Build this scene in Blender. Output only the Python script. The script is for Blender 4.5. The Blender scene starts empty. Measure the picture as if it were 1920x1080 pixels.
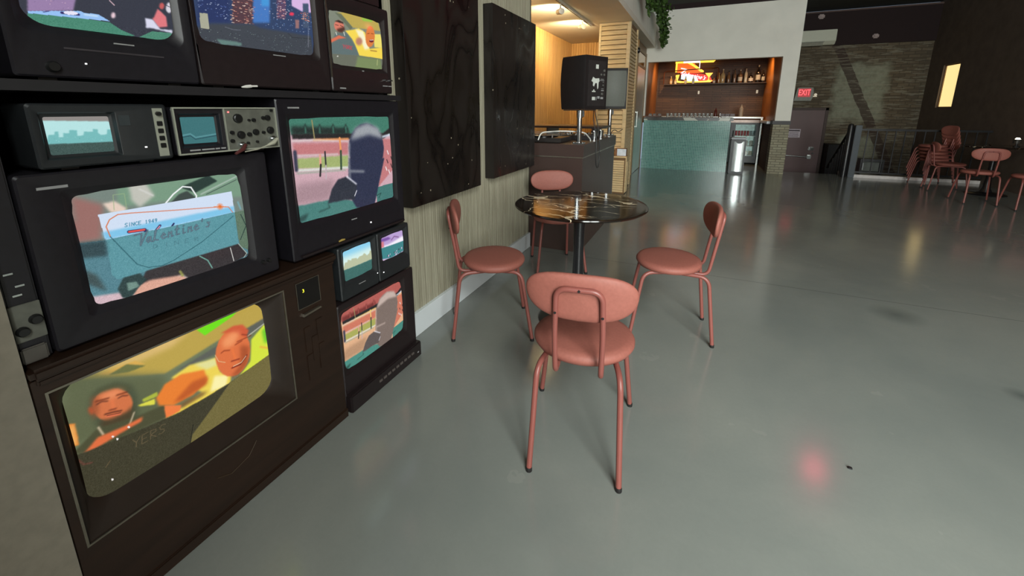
import bpy, bmesh, math, random
import numpy as np
from mathutils import Vector, Matrix
random.seed(7); np.random.seed(7)
PI = math.pi
scene = bpy.context.scene
COL = scene.collection

# ------------------------------------------------------------------ materials
MATS = {}
def lin(c):
    return tuple((v/255/12.92 if v/255 <= .04045 else ((v/255+.055)/1.055)**2.4) for v in c)
def new_mat(name):
    m = bpy.data.materials.new(name); m.use_nodes = True
    nt = m.node_tree; b = nt.nodes['Principled BSDF']
    MATS[name] = m
    return m, nt, b
def nd(nt, kind, **kw):
    n = nt.nodes.new(kind)
    for k, v in kw.items(): setattr(n, k, v)
    return n
def coords(nt, scale=(1, 1, 1), rot=(0, 0, 0), src='Object', loc=(0, 0, 0)):
    tc = nd(nt, 'ShaderNodeTexCoord'); mp = nd(nt, 'ShaderNodeMapping')
    mp.inputs['Scale'].default_value = scale; mp.inputs['Rotation'].default_value = rot; mp.inputs['Location'].default_value = loc
    nt.links.new(tc.outputs[src], mp.inputs['Vector'])
    return mp.outputs['Vector']
def noise(nt, vec, scale, detail=4, rough=.5, dist=0):
    n = nd(nt, 'ShaderNodeTexNoise'); n.inputs['Scale'].default_value = scale; n.inputs['Detail'].default_value = detail
    n.inputs['Roughness'].default_value = rough; n.inputs['Distortion'].default_value = dist
    nt.links.new(vec, n.inputs['Vector']); return n.outputs['Fac']
def ramp(nt, fac, stops):
    r = nd(nt, 'ShaderNodeValToRGB'); e = r.color_ramp.elements
    while len(e) < len(stops): e.new(.5)
    for el, (p, c) in zip(e, stops): el.position = p; el.color = tuple(c)+((1,) if len(c) == 3 else ())
    nt.links.new(fac, r.inputs['Fac']); return r.outputs['Color']
def mixc(nt, fac, a, b):
    m = nd(nt, 'ShaderNodeMix', data_type='RGBA')
    for sock, v in ((m.inputs[0], fac), (m.inputs[6], a), (m.inputs[7], b)):
        if isinstance(v, (int, float)): sock.default_value = v
        elif isinstance(v, tuple): sock.default_value = v+(1,)
        else: nt.links.new(v, sock)
    return m.outputs[2]
def mth(nt, op, a, b=None, c=None, clamp=False):
    m = nd(nt, 'ShaderNodeMath', operation=op, use_clamp=clamp)
    for i, v in enumerate((a, b, c)):
        if v is None: continue
        if isinstance(v, (int, float)): m.inputs[i].default_value = v
        else: nt.links.new(v, m.inputs[i])
    return m.outputs[0]
def bump(nt, b, h, strength=.3, dist=.01):
    n = nd(nt, 'ShaderNodeBump'); n.inputs['Strength'].default_value = strength; n.inputs['Distance'].default_value = dist
    nt.links.new(h, n.inputs['Height']); nt.links.new(n.outputs['Normal'], b.inputs['Normal'])
def mat(name, rgb, rough=.5, metal=0, var=.12, nscale=20, bmp=0, coat=0, emit=None, estr=1, trans=0, spec=None, stretch=(1, 1, 1)):
    """procedural base: colour varied by noise, optional bump / emission"""
    if name in MATS: return MATS[name]
    m, nt, b = new_mat(name); c = lin(rgb)
    v = coords(nt, stretch); n = noise(nt, v, nscale)
    lo = tuple(x*(1-var) for x in c); hi = tuple(min(1, x*(1+var)) for x in c)
    nt.links.new(ramp(nt, n, [(.3, lo), (.7, hi)]), b.inputs['Base Color'])
    b.inputs['Roughness'].default_value = rough; b.inputs['Metallic'].default_value = metal
    if bmp: bump(nt, b, n, bmp, .004)
    if coat: b.inputs['Coat Weight'].default_value = coat; b.inputs['Coat Roughness'].default_value = .08
    if emit: b.inputs['Emission Color'].default_value = lin(emit)+(1,); b.inputs['Emission Strength'].default_value = estr
    if trans: b.inputs['Transmission Weight'].default_value = trans
    if spec is not None: b.inputs['Specular IOR Level'].default_value = spec
    return m

# ------------------------------------------------------------------ mesh helpers
class MB:
    def __init__(s, off=(0, 0, 0)):
        s.bm = bmesh.new(); s.off = Vector(off)
    def v(s, p): return s.bm.verts.new(Vector(p)-s.off)
    def f(s, vs):
        try: return s.bm.faces.new(vs)
        except ValueError: return None
    def box(s, x0, x1, y0, y1, z0, z1, bev=0, seg=2):
        vs = [s.v((x, y, z)) for x in (x0, x1) for y in (y0, y1) for z in (z0, z1)]
        fs = [s.f([vs[i] for i in q]) for q in ((0, 1, 3, 2), (4, 6, 7, 5), (0, 4, 5, 1), (2, 3, 7, 6), (0, 2, 6, 4), (1, 5, 7, 3))]
        if bev:
            es = list({e for f in fs for e in f.edges})
            bmesh.ops.bevel(s.bm, geom=es, offset=bev, segments=seg, affect='EDGES', clamp_overlap=True)
        return s
    def prism(s, pts, a, b, axis='y', bev=0):
        """closed polygon extruded along an axis from a to b; pts are the two other coords in order"""
        def P(p, t): return {'x': (t, p[0], p[1]), 'y': (p[0], t, p[1]), 'z': (p[0], p[1], t)}[axis]
        A = [s.v(P(p, a)) for p in pts]; B = [s.v(P(p, b)) for p in pts]; n = len(pts)
        fs = [s.f(A[::-1]), s.f(B)]+[s.f([A[i], A[(i+1) % n], B[(i+1) % n], B[i]]) for i in range(n)]
        if bev:
            es = list({e for f in fs if f for e in f.edges}); bmesh.ops.bevel(s.bm, geom=es, offset=bev, segments=2, affect='EDGES', clamp_overlap=True)
        return s
    def tube(s, pts, r, seg=10, cap=True):
        pts = [Vector(p) for p in pts]; n = len(pts); rings = []
        t0 = (pts[1]-pts[0]).normalized(); up = Vector((0, 0, 1)) if abs(t0.z) < .9 else Vector((1, 0, 0))
        nrm = t0.cross(up).normalized()
        for i, p in enumerate(pts):
            t = ((pts[min(i+1, n-1)]-p).normalized()+(p-pts[max(i-1, 0)]).normalized()).normalized()
            nrm = (nrm-t*nrm.dot(t)).normalized(); bi = t.cross(nrm)
            rr = r[i] if isinstance(r, (list, tuple)) else r
            rings.append([s.v(p+nrm*math.cos(2*PI*k/seg)*rr+bi*math.sin(2*PI*k/seg)*rr) for k in range(seg)])
        for A, B in zip(rings, rings[1:]):
            for k in range(seg): s.f([A[k], A[(k+1) % seg], B[(k+1) % seg], B[k]])
        if cap: s.f(rings[0][::-1]); s.f(rings[-1])
        return s
    def lathe(s, prof, c=(0, 0, 0), seg=32, sx=1, sy=1, axis='z', cap=True):
        rings = []
        for r, h in prof:
            ring = []
            for k in range(seg):
                a = 2*PI*k/seg; u, w = r*math.cos(a)*sx, r*math.sin(a)*sy
                q = {'z': (u, w, h), 'x': (h, u, w), 'y': (u, h, w)}[axis]
                ring.append(s.v((c[0]+q[0], c[1]+q[1], c[2]+q[2])))
            rings.append(ring)
        for A, B in zip(rings, rings[1:]):
            for k in range(seg): s.f([A[k], A[(k+1) % seg], B[(k+1) % seg], B[k]])
        if cap: s.f(rings[0][::-1]); s.f(rings[-1])
        return s
    def loops(s, L, close=True, cap0=False, cap1=False):
        R = [[s.v(p) for p in l] for l in L]; n = len(R[0])
        for A, B in zip(R, R[1:]):
            for k in range(n if close else n-1): s.f([A[k], A[(k+1) % n], B[(k+1) % n], B[k]])
        if cap0: s.f(R[0][::-1])
        if cap1: s.f(R[-1])
        return s
    def build(s, name, m, parent=None, smooth=False, loc=None, recalc=True):
        if recalc: bmesh.ops.recalc_face_normals(s.bm, faces=s.bm.faces)
        me = bpy.data.meshes.new(name); s.bm.to_mesh(me); s.bm.free()
        me.materials.append(m)
        if smooth:
            for p in me.polygons: p.use_smooth = True
            if hasattr(me, 'set_sharp_from_angle'): me.set_sharp_from_angle(angle=math.radians(smooth if smooth is not True else 40))
        o = bpy.data.objects.new(name, me); COL.objects.link(o)
        if parent: o.parent = parent
        if loc is not None: o.location = loc
        elif parent is None: o.location = s.off
        return o
def fillet(pts, r, n=6):
    pts = [Vector(p) for p in pts]; out = [pts[0]]
    for i in range(1, len(pts)-1):
        a, b, c = pts[i-1], pts[i], pts[i+1]; rr = min(r, (a-b).length*.49, (c-b).length*.49)
        p0 = b+(a-b).normalized()*rr; p1 = b+(c-b).normalized()*rr
        for k in range(n+1):
            t = k/n; out.append(p0*(1-t)**2+b*2*t*(1-t)+p1*t*t)
    return out+[pts[-1]]
def tag(o, label, cat, group=None):
    o['label'] = label; o['category'] = cat
    if group: o['group'] = group
    return o
def struct(o): o['kind'] = 'structure'; return o
def thing(name, label, cat, loc=(0, 0, 0), rotz=0, group=None):
    o = bpy.data.objects.new(name, None); COL.objects.link(o); o.empty_display_size = .05
    o.location = loc; o.rotation_euler = (0, 0, rotz)
    return tag(o, label, cat, group)
def copy_thing(root, loc, rotz, label, group=None):
    r = root.copy(); COL.objects.link(r); r.location = loc; r.rotation_euler = (0, 0, rotz); r['label'] = label
    if group: r['group'] = group
    for ch in list(root.children):
        c = ch.copy(); COL.objects.link(c); c.parent = r
        for g in list(ch.children):
            d = g.copy(); COL.objects.link(d); d.parent = c
    return r
def text(name, body, size, m, parent, loc, rot, ext=.001, shear=0, align='CENTER', sx=1):
    cu = bpy.data.curves.new(name, 'FONT'); cu.body = body; cu.size = size; cu.extrude = ext; cu.shear = shear; cu.align_x = align; cu.align_y = 'CENTER'
    t = bpy.data.objects.new(name, cu); COL.objects.link(t)
    bpy.context.view_layer.update()
    me = bpy.data.meshes.new_from_object(t.evaluated_get(bpy.context.evaluated_depsgraph_get()))
    bpy.data.objects.remove(t); me.materials.clear(); me.materials.append(m)
    o = bpy.data.objects.new(name, me); COL.objects.link(o); o.parent = parent
    o.location = loc; o.rotation_euler = rot; o.scale = (sx, 1, 1)
    return o
def jitter(c, v): return tuple(max(0, min(255, x+random.uniform(-v, v))) for x in c)
ART={
'D':[('f',(118,132,124)),('p',(120,152,128),[(234,1043),(1030,1033),(999,723),(434,822),(210,837)],8),('p',(40,58,52),[(572,930),(776,1009),(833,935),(663,851)],3),('l',(195,205,200),8,[(698,827),(989,955)],2),('l',(60,70,70),6,[(736,817),(980,918)],1),('p',(152,108,102),[(8,992),(146,881),(122,728),(98,587),(-4,593)],12),('p',(228,206,190),[(144,888),(203,895),(256,810),(231,782),(171,799)],5),('p',(192,192,182),[(289,1030),(378,1023),(413,889),(322,802),(286,878)],7),('l',(210,210,205),12,[(341,967),(406,891)],3),('l',(150,175,130),4,[(190,818),(202,949),(258,947),(252,804)],1),('p',(62,72,68),[(488,786),(556,864),(612,885),(659,808),(652,789)],2),('l',(240,244,244),12,[(459,788),(523,873),(590,933),(642,913),(667,820),(662,793)],1),('p',(208,222,242),[(110,800),(924,799),(921,563),(117,573)],0),('p',(128,196,232),[(109,646),(923,634),(921,563),(117,573)],6),('l',(215,110,60),7,[(143,592),(134,686),(157,741),(202,773),(273,765),(506,718),(809,661),(880,639),(907,568)],1),('l',(235,110,30),4,[(773,675),(863,647)],0),('l',(235,110,30),4,[(797,681),(838,641)],0),('l',(235,110,30),4,[(803,691),(832,631)],0),('l',(235,110,30),4,[(811,697),(824,625)],0),('l',(235,110,30),4,[(820,697),(814,625)],0),('l',(235,110,30),4,[(829,692),(806,630)],0),('l',(235,110,30),4,[(836,683),(799,640)],0),('l',(235,110,30),4,[(841,670),(794,652)],0),('l',(235,110,30),4,[(842,656),(793,666)],0),('t',(0,105,140),4,'SINCE 1949',(222,651),(401,639),(4,32)),('l',(40,40,90),26,[(238,601),(321,590),(329,560)],0),('l',(232,84,74),15,[(239,600),(319,591)],0),('l',(40,40,90),20,[(370,544),(409,598)],0),('l',(225,150,165),9,[(372,546),(407,593)],0),('l',(40,40,90),14,[(466,549),(491,589)],0),('p',(82,128,140),[(-10,590),(117,571),(1017,565),(1020,3),(-2,-38)],0),('p',(90,148,158),[(117,571),(921,563),(917,200),(284,197),(135,195),(113,247)],0),('p',(95,118,98),[(921,563),(1035,564),(1004,79),(930,162),(920,281)],1),('l',(30,50,48),8,[(967,524),(999,382),(938,241)],1),('l',(120,170,180),14,[(960,671),(974,586)],2),('p',(48,70,76),[(-4,591),(117,571),(110,430),(-1,457)],8),('l',(38,88,98),6,[(143,592),(192,444),(247,284),(303,226),(381,206),(451,226),(645,332),(907,528)],0),('t',(66,92,108),13,"Valentine's",(272,462),(734,479),(11,96)),('t',(108,130,142),5,"Valentine's",(272,462),(734,479),(11,96)),('t',(66,112,122),4,'D I N E R',(347,395),(633,359),(4,37)),('p',(52,46,48),[(284,197),(917,200),(987,36),(857,-3),(539,-31),(494,57),(218,25)],3),('p',(218,164,144),[(216,81),(304,99),(493,50),(539,-31),(183,-16)],5),('p',(208,180,188),[(-8,108),(134,68),(228,-16),(-1,-26)],5),('p',(42,62,62),[(163,193),(252,193),(282,114),(238,69),(183,-16),(142,9),(126,107)],2),('p',(112,142,132),[(175,139),(225,125),(238,69),(176,57)],3),('p',(60,78,80),[(-7,360),(43,284),(76,110),(2,217)],8),('l',(245,222,210),10,[(626,-21),(733,-9)],2),('l',(112,164,152),10,[(620,191),(671,120),(696,22)],1),('l',(240,240,235),6,[(849,181),(865,18)],1),('l',(190,206,196),6,[(917,200),(978,57),(950,19)],1),('l',(150,150,80),20,[(480,94),(493,43)],3),('n',14,[(-10,590),(1017,565),(1020,3),(-2,-38)])],
'K':[('f',(108,118,88)),('p',(186,160,72),[(71,976),(812,1017),(1021,1008),(1019,744),(689,801),(396,741),(257,843)],3),('p',(216,182,112),[(109,981),(424,1002),(569,992),(456,930),(267,930)],10),('p',(216,170,80),[(138,962),(287,947),(325,887),(249,928),(181,919)],2),('p',(108,112,62),[(174,926),(252,948),(324,875),(253,882)],1),('p',(112,222,22),[(592,978),(849,992),(806,955),(627,899)],1),('p',(92,94,86),[(433,716),(697,764),(1024,796),(1018,722),(677,688)],4),('p',(92,98,68),[(12,1018),(110,988),(394,724),(364,452),(-17,534)],14),('p',(70,78,56),[(79,756),(97,837),(134,858),(198,847),(249,771),(260,671),(242,472),(93,571)],8),('p',(208,112,66),[(238,667),(236,623),(226,587),(210,561),(190,549),(167,551),(144,568),(123,596),(106,633),(95,675),(91,718),(93,759),(102,793),(116,818),(135,832),(157,832),(180,819),(201,793),(219,757),(232,713)],2),('p',(74,60,36),[(99,624),(144,596),(211,588),(237,623),(224,511),(165,488),(106,547)],6),('p',(78,80,52),[(93,808),(126,858),(189,847),(238,786),(244,723),(193,805),(130,821)],5),('p',(150,78,44),[(103,830),(117,783),(100,666),(89,644),(88,746)],6),('p',(232,140,92),[(128,806),(192,793),(213,754),(194,739),(138,753)],8),('l',(70,30,18),5,[(107,751),(126,757),(148,739)],1),('l',(70,30,18),5,[(188,724),(205,727),(225,710)],1),('l',(110,45,20),7,[(107,776),(154,758)],2),('l',(110,45,20),7,[(185,751),(225,739)],2),('l',(232,120,70),8,[(164,734),(162,667)],3),('l',(90,34,18),5,[(144,666),(171,654)],1),('l',(80,34,20),7,[(126,651),(157,638),(188,618)],2),('l',(225,110,75),8,[(131,628),(182,597)],1),('l',(60,20,14),3,[(132,634),(183,605)],0),('p',(180,78,40),[(92,722),(92,712),(90,704),(89,697),(86,694),(84,693),(81,696),(79,702),(77,710),(76,720),(75,730),(75,740),(77,748),(78,755),(81,758),(83,759),(86,756),(88,750),(90,742),(92,732)],3),('p',(74,74,48),[(-16,482),(89,575),(238,514),(368,486),(370,368),(30,432)],4),('l',(220,200,170),7,[(92,580),(103,504)],1),('l',(220,200,170),6,[(205,474),(234,555)],1),('p',(222,108,60),[(23,441),(81,507),(199,484),(262,487),(257,452),(169,447),(57,428)],3),('p',(226,132,50),[(-11,716),(19,689),(15,519),(-16,541)],2),('p',(235,170,90),[(2,693),(16,680),(10,530),(-2,540)],3),('p',(236,210,82),[(419,681),(517,711),(603,670),(664,658),(671,508),(731,410),(717,337),(400,315),(354,366),(553,414)],3),('p',(225,222,150),[(538,698),(655,656),(666,584),(596,597)],5),('p',(250,240,170),[(633,501),(714,436),(692,340),(596,371)],5),('p',(212,226,62),[(780,364),(864,443),(892,651),(1024,751),(1037,362)],3),('p',(110,200,40),[(975,686),(1025,694),(1028,509),(977,550)],6),('l',(240,150,60),8,[(945,530),(1021,445)],3),('p',(232,126,44),[(334,578),(386,656),(470,669),(585,606),(595,496),(510,437),(403,439),(340,505)],3),('p',(190,90,34),[(512,555),(595,536),(588,462),(445,443),(406,465)],6),('p',(120,90,50),[(432,418),(553,414),(585,382),(438,372)],6),('p',(238,124,62),[(362,482),(441,403),(428,359),(359,364)],2),('p',(220,216,72),[(254,596),(329,579),(325,530),(263,577)],1),('p',(170,180,60),[(278,626),(346,625),(343,587),(279,597)],2),('p',(220,112,62),[(861,493),(838,438),(807,401),(773,387),(738,397),(706,427),(681,476),(664,537),(657,606),(659,675),(672,738),(693,791),(721,828),(754,846),(788,842),(820,816),(848,770),(868,708),(877,636),(875,562)],2),('p',(206,88,52),[(713,853),(797,866),(854,837),(887,752),(861,697),(791,804)],4),('p',(170,80,40),[(816,658),(872,591),(843,439),(775,380),(724,405),(796,459)],8),('p',(240,150,96),[(712,783),(778,814),(828,776),(779,688),(715,698)],10),('l',(120,40,16),5,[(694,674),(714,682),(747,659)],1),('l',(120,40,16),5,[(785,683),(832,687)],1),('l',(238,120,60),9,[(763,658),(771,545)],3),('l',(120,36,20),7,[(745,547),(796,528)],2),('l',(100,24,16),8,[(742,481),(797,469),(847,524)],1),('l',(235,215,180),4,[(752,489),(805,483),(841,520)],0),('l',(120,40,20),5,[(838,747),(896,692),(800,702)],1),('l',(225,200,150),3,[(659,683),(672,611),(709,568)],0),('l',(240,235,220),5,[(876,703),(1014,743)],1),('p',(60,56,37),[(-18,468),(31,444),(415,352),(570,346),(719,352),(1073,402),(1030,-63),(836,-146),(380,-167),(-24,-29)],1),('p',(112,102,56),[(471,71),(719,352),(1073,402),(1030,-63),(898,-120),(395,-125),(452,-9)],2),('p',(60,56,34),[(677,-60),(1000,-33),(996,-78),(689,-209)],6),('l',(28,26,16),4,[(481,163),(452,-9),(397,-107)],0),('t',(98,84,58),4,'YERS',(197,267),(352,252),(8,72)),('l',(120,60,50),5,[(-7,437),(14,358),(42,338)],2),('l',(110,90,60),3,[(85,242),(105,274)],0),('p',(240,235,230),[(139,447),(138,445),(137,444),(136,443),(135,444),(133,445),(132,447),(131,449),(130,452),(130,455),(130,458),(130,460),(131,461),(132,462),(134,462),(135,460),(136,458),(138,456),(138,453),(139,450)],0),('p',(240,235,230),[(153,409),(152,407),(151,405),(150,405),(149,405),(147,406),(146,408),(145,411),(144,414),(144,417),(144,420),(144,422),(145,423),(146,424),(148,423),(149,422),(150,420),(152,418),(152,415),(153,412)],0),('p',(240,235,230),[(206,455),(205,453),(204,452),(203,451),(201,451),(200,453),(199,455),(197,457),(197,460),(196,463),(196,466),(197,468),(198,470),(199,470),(200,470),(202,469),(203,467),(204,464),(205,461),(206,458)],0),('p',(240,235,230),[(103,104),(102,102),(101,100),(100,100),(99,100),(97,102),(96,104),(95,107),(94,110),(94,113),(94,116),(94,118),(95,119),(96,120),(98,119),(99,118),(100,116),(102,113),(102,110),(103,107)],0),('n',12,[(-18,468),(415,352),(1073,402),(1030,-63),(-24,-29)])],
'C':[('f',(206,168,178)),('p',(66,122,104),[(-3,1037),(1064,1022),(1048,784),(12,845)],2),('p',(34,44,40),[(19,924),(513,884),(507,812),(18,848)],6),('l',(66,122,104),10,[(131,932),(127,857)],3),('l',(34,44,40),6,[(98,859),(132,939),(151,855)],2),('l',(66,122,104),10,[(250,927),(245,849)],3),('l',(34,44,40),6,[(215,851),(251,934),(272,847)],2),('l',(66,122,104),10,[(371,921),(367,840)],3),('l',(34,44,40),6,[(333,843),(371,929),(395,838)],2),('l',(66,122,104),10,[(493,916),(489,832)],3),('l',(34,44,40),6,[(454,834),(494,924),(520,830)],2),('p',(38,34,34),[(18,854),(913,803),(1014,866),(1030,821),(908,734),(20,808)],2),('l',(232,152,92),14,[(186,786),(504,769)],2),('l',(150,140,95),9,[(190,972),(194,793)],1),('l',(225,215,210),8,[(16,790),(186,786),(501,738)],3),('p',(194,122,124),[(14,771),(501,735),(490,606),(17,659)],5),('l',(215,205,205),8,[(16,655),(388,624)],3),('p',(162,176,112),[(29,626),(490,598),(479,473),(31,533)],3),('l',(218,226,216),14,[(27,516),(479,470)],2),('l',(150,170,150),8,[(24,489),(447,447)],3),('p',(168,137,145),[(8,386),(338,374),(278,172),(-9,192)],14),('l',(232,152,92),16,[(420,784),(419,651)],1),('l',(58,80,58),18,[(419,651),(407,467)],1),('l',(225,160,140),17,[(226,634),(220,539)],1),('l',(45,40,42),15,[(223,539),(208,431)],1),('l',(50,46,50),13,[(271,660),(267,524)],1),('l',(190,175,180),10,[(267,524),(258,391)],1),('l',(60,60,80),26,[(25,688),(21,523)],3),('p',(72,126,120),[(-23,182),(264,172),(451,125),(671,-4),(734,-129),(-37,-29)],2),('p',(43,75,72),[(-16,65),(84,91),(53,27),(-18,15)],5),('l',(43,75,72),8,[(259,122),(270,88),(173,71)],2),('p',(194,122,124),[(889,735),(1034,723),(1019,363),(793,175),(840,306)],2),('l',(240,240,240),9,[(946,590),(958,549)],1),('l',(30,30,36),9,[(989,513),(1002,471)],1),('l',(30,30,36),9,[(932,485),(945,444)],1),('l',(30,30,36),9,[(983,424),(996,381)],1),('l',(240,240,240),9,[(949,357),(962,315)],1),('l',(240,240,240),9,[(913,399),(925,358)],1),('l',(205,216,232),16,[(901,760),(1020,781)],2),('p',(68,119,114),[(775,182),(1008,190),(991,-59),(777,-35)],1),('l',(20,40,36),4,[(778,178),(775,82),(834,102),(802,48)],0),('p',(44,48,72),[(904,621),(886,530),(848,452),(795,395),(733,364),(668,362),(608,387),(557,437),(521,504),(501,584),(499,668),(514,749),(547,822),(593,879),(650,915),(712,925),(774,909),(830,866),(874,799),(899,714)],2),('p',(44,48,72),[(490,567),(901,508),(828,273),(741,-33),(537,9),(456,189)],2),('p',(156,160,166),[(525,751),(591,880),(725,927),(853,866),(904,734),(733,795)],8),('l',(156,160,166),12,[(512,721),(492,535),(487,343)],5),('p',(46,49,60),[(254,135),(301,274),(365,361),(448,375),(557,263),(520,106),(420,130)],3),('l',(156,160,166),14,[(499,425),(642,395)],4),('l',(235,235,245),10,[(456,374),(550,273)],2),('l',(225,225,235),7,[(549,199),(524,147)],1),('n',9,[(-3,1037),(1064,1022),(968,-396),(-104,-5)])],
'E':[('f',(226,176,136)),('p',(178,92,84),[(-3,1037),(1064,1022),(1048,784),(12,845)],2),('p',(120,50,46),[(19,924),(513,884),(507,812),(18,848)],6),('l',(178,92,84),10,[(131,932),(127,857)],3),('l',(120,50,46),6,[(98,859),(132,939),(151,855)],2),('l',(178,92,84),10,[(250,927),(245,849)],3),('l',(120,50,46),6,[(215,851),(251,934),(272,847)],2),('l',(178,92,84),10,[(371,921),(367,840)],3),('l',(120,50,46),6,[(333,843),(371,929),(395,838)],2),('l',(178,92,84),10,[(493,916),(489,832)],3),('l',(120,50,46),6,[(454,834),(494,924),(520,830)],2),('p',(38,34,34),[(18,854),(913,803),(1014,866),(1030,821),(908,734),(20,808)],2),('l',(236,200,120),14,[(186,786),(504,769)],2),('l',(150,140,95),9,[(190,972),(194,793)],1),('l',(225,215,210),8,[(16,790),(186,786),(501,738)],3),('p',(206,120,96),[(14,771),(501,735),(490,606),(17,659)],5),('l',(215,205,205),8,[(16,655),(388,624)],3),('p',(170,170,90),[(29,626),(490,598),(479,473),(31,533)],3),('l',(218,226,216),14,[(27,516),(479,470)],2),('l',(150,170,150),8,[(24,489),(447,447)],3),('p',(185,144,111),[(8,386),(338,374),(278,172),(-9,192)],14),('l',(236,200,120),16,[(420,784),(419,651)],1),('l',(58,80,58),18,[(419,651),(407,467)],1),('l',(225,160,140),17,[(226,634),(220,539)],1),('l',(45,40,42),15,[(223,539),(208,431)],1),('l',(50,46,50),13,[(271,660),(267,524)],1),('l',(190,175,180),10,[(267,524),(258,391)],1),('l',(60,60,80),26,[(25,688),(21,523)],3),('p',(74,140,128),[(-23,182),(264,172),(451,125),(671,-4),(734,-129),(-37,-29)],2),('p',(44,84,76),[(-16,65),(84,91),(53,27),(-18,15)],5),('l',(44,84,76),8,[(259,122),(270,88),(173,71)],2),('p',(206,120,96),[(889,735),(1034,723),(1019,363),(793,175),(840,306)],2),('l',(240,240,240),9,[(946,590),(958,549)],1),('l',(30,30,36),9,[(989,513),(1002,471)],1),('l',(30,30,36),9,[(932,485),(945,444)],1),('l',(30,30,36),9,[(983,424),(996,381)],1),('l',(240,240,240),9,[(949,357),(962,315)],1),('l',(240,240,240),9,[(913,399),(925,358)],1),('l',(205,216,232),16,[(901,760),(1020,781)],2),('p',(70,133,121),[(775,182),(1008,190),(991,-59),(777,-35)],1),('l',(20,40,36),4,[(778,178),(775,82),(834,102),(802,48)],0),('p',(124,108,100),[(904,621),(886,530),(848,452),(795,395),(733,364),(668,362),(608,387),(557,437),(521,504),(501,584),(499,668),(514,749),(547,822),(593,879),(650,915),(712,925),(774,909),(830,866),(874,799),(899,714)],2),('p',(124,108,100),[(490,567),(901,508),(828,273),(741,-33),(537,9),(456,189)],2),('p',(196,176,166),[(525,751),(591,880),(725,927),(853,866),(904,734),(733,795)],8),('l',(196,176,166),12,[(512,721),(492,535),(487,343)],5),('p',(92,82,80),[(254,135),(301,274),(365,361),(448,375),(557,263),(520,106),(420,130)],3),('l',(196,176,166),14,[(499,425),(642,395)],4),('l',(235,235,245),10,[(456,374),(550,273)],2),('l',(225,225,235),7,[(549,199),(524,147)],1),('n',9,[(-3,1037),(1064,1022),(968,-396),(-104,-5)])],
'TV1':[('f',(54,56,68)),('p',(152,126,168),[(106,770),(459,921),(292,185),(36,111)],3),('s',[(205,170,205),(110,90,130),(225,190,200)],160,8,8,[(106,770),(426,907),(284,204),(38,132)]),('p',(150,192,242),[(37,117),(334,193),(353,180),(445,185),(514,132),(346,120),(39,99)],1),('l',(50,40,100),24,[(222,147),(319,154)],0),('p',(232,228,246),[(316,162),(312,156),(305,150),(295,145),(283,141),(270,139),(257,138),(246,140),(238,143),(233,148),(232,153),(235,159),(242,165),(252,171),(264,175),(277,177),(290,177),(301,176),(309,173),(314,168)],0),('l',(230,245,250),10,[(356,163),(437,166)],2),('l',(60,60,120),8,[(120,129),(150,144)],0),('p',(72,134,112),[(34,98),(346,120),(513,120),(584,57),(682,11),(358,-34),(19,-14)],1),('p',(76,134,112),[(714,8),(815,90),(1019,107),(1003,-28),(745,5)],1),('p',(232,202,212),[(560,205),(558,195),(555,186),(550,178),(545,172),(540,170),(536,170),(532,174),(530,180),(528,188),(529,197),(531,207),(534,216),(538,224),(543,230),(548,232),(553,232),(557,229),(559,223),(560,214)],2),('l',(225,190,200),9,[(536,351),(563,311)],1),('p',(222,120,126),[(848,256),(888,362),(948,290),(950,172),(876,147),(832,233)],2),('p',(216,216,236),[(777,228),(832,231),(887,130),(987,141),(990,103),(819,125),(772,120)],2),('p',(216,212,222),[(1016,406),(1012,386),(1006,367),(998,352),(989,341),(980,335),(972,336),(966,343),(961,356),(959,372),(960,391),(964,411),(970,429),(978,444),(986,455),(995,461),(1003,460),(1010,453),(1015,441),(1017,425)],3),('p',(196,92,92),[(948,407),(946,395),(942,384),(936,374),(929,367),(922,364),(916,364),(911,367),(907,375),(905,384),(906,396),(908,408),(912,419),(918,429),(925,436),(931,439),(938,439),(943,436),(947,428),(949,419)],2),('l',(40,40,60),8,[(964,421),(1011,404)],1),('n',10,[(34,99),(1018,97),(1003,-28),(19,-14)])],
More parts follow.
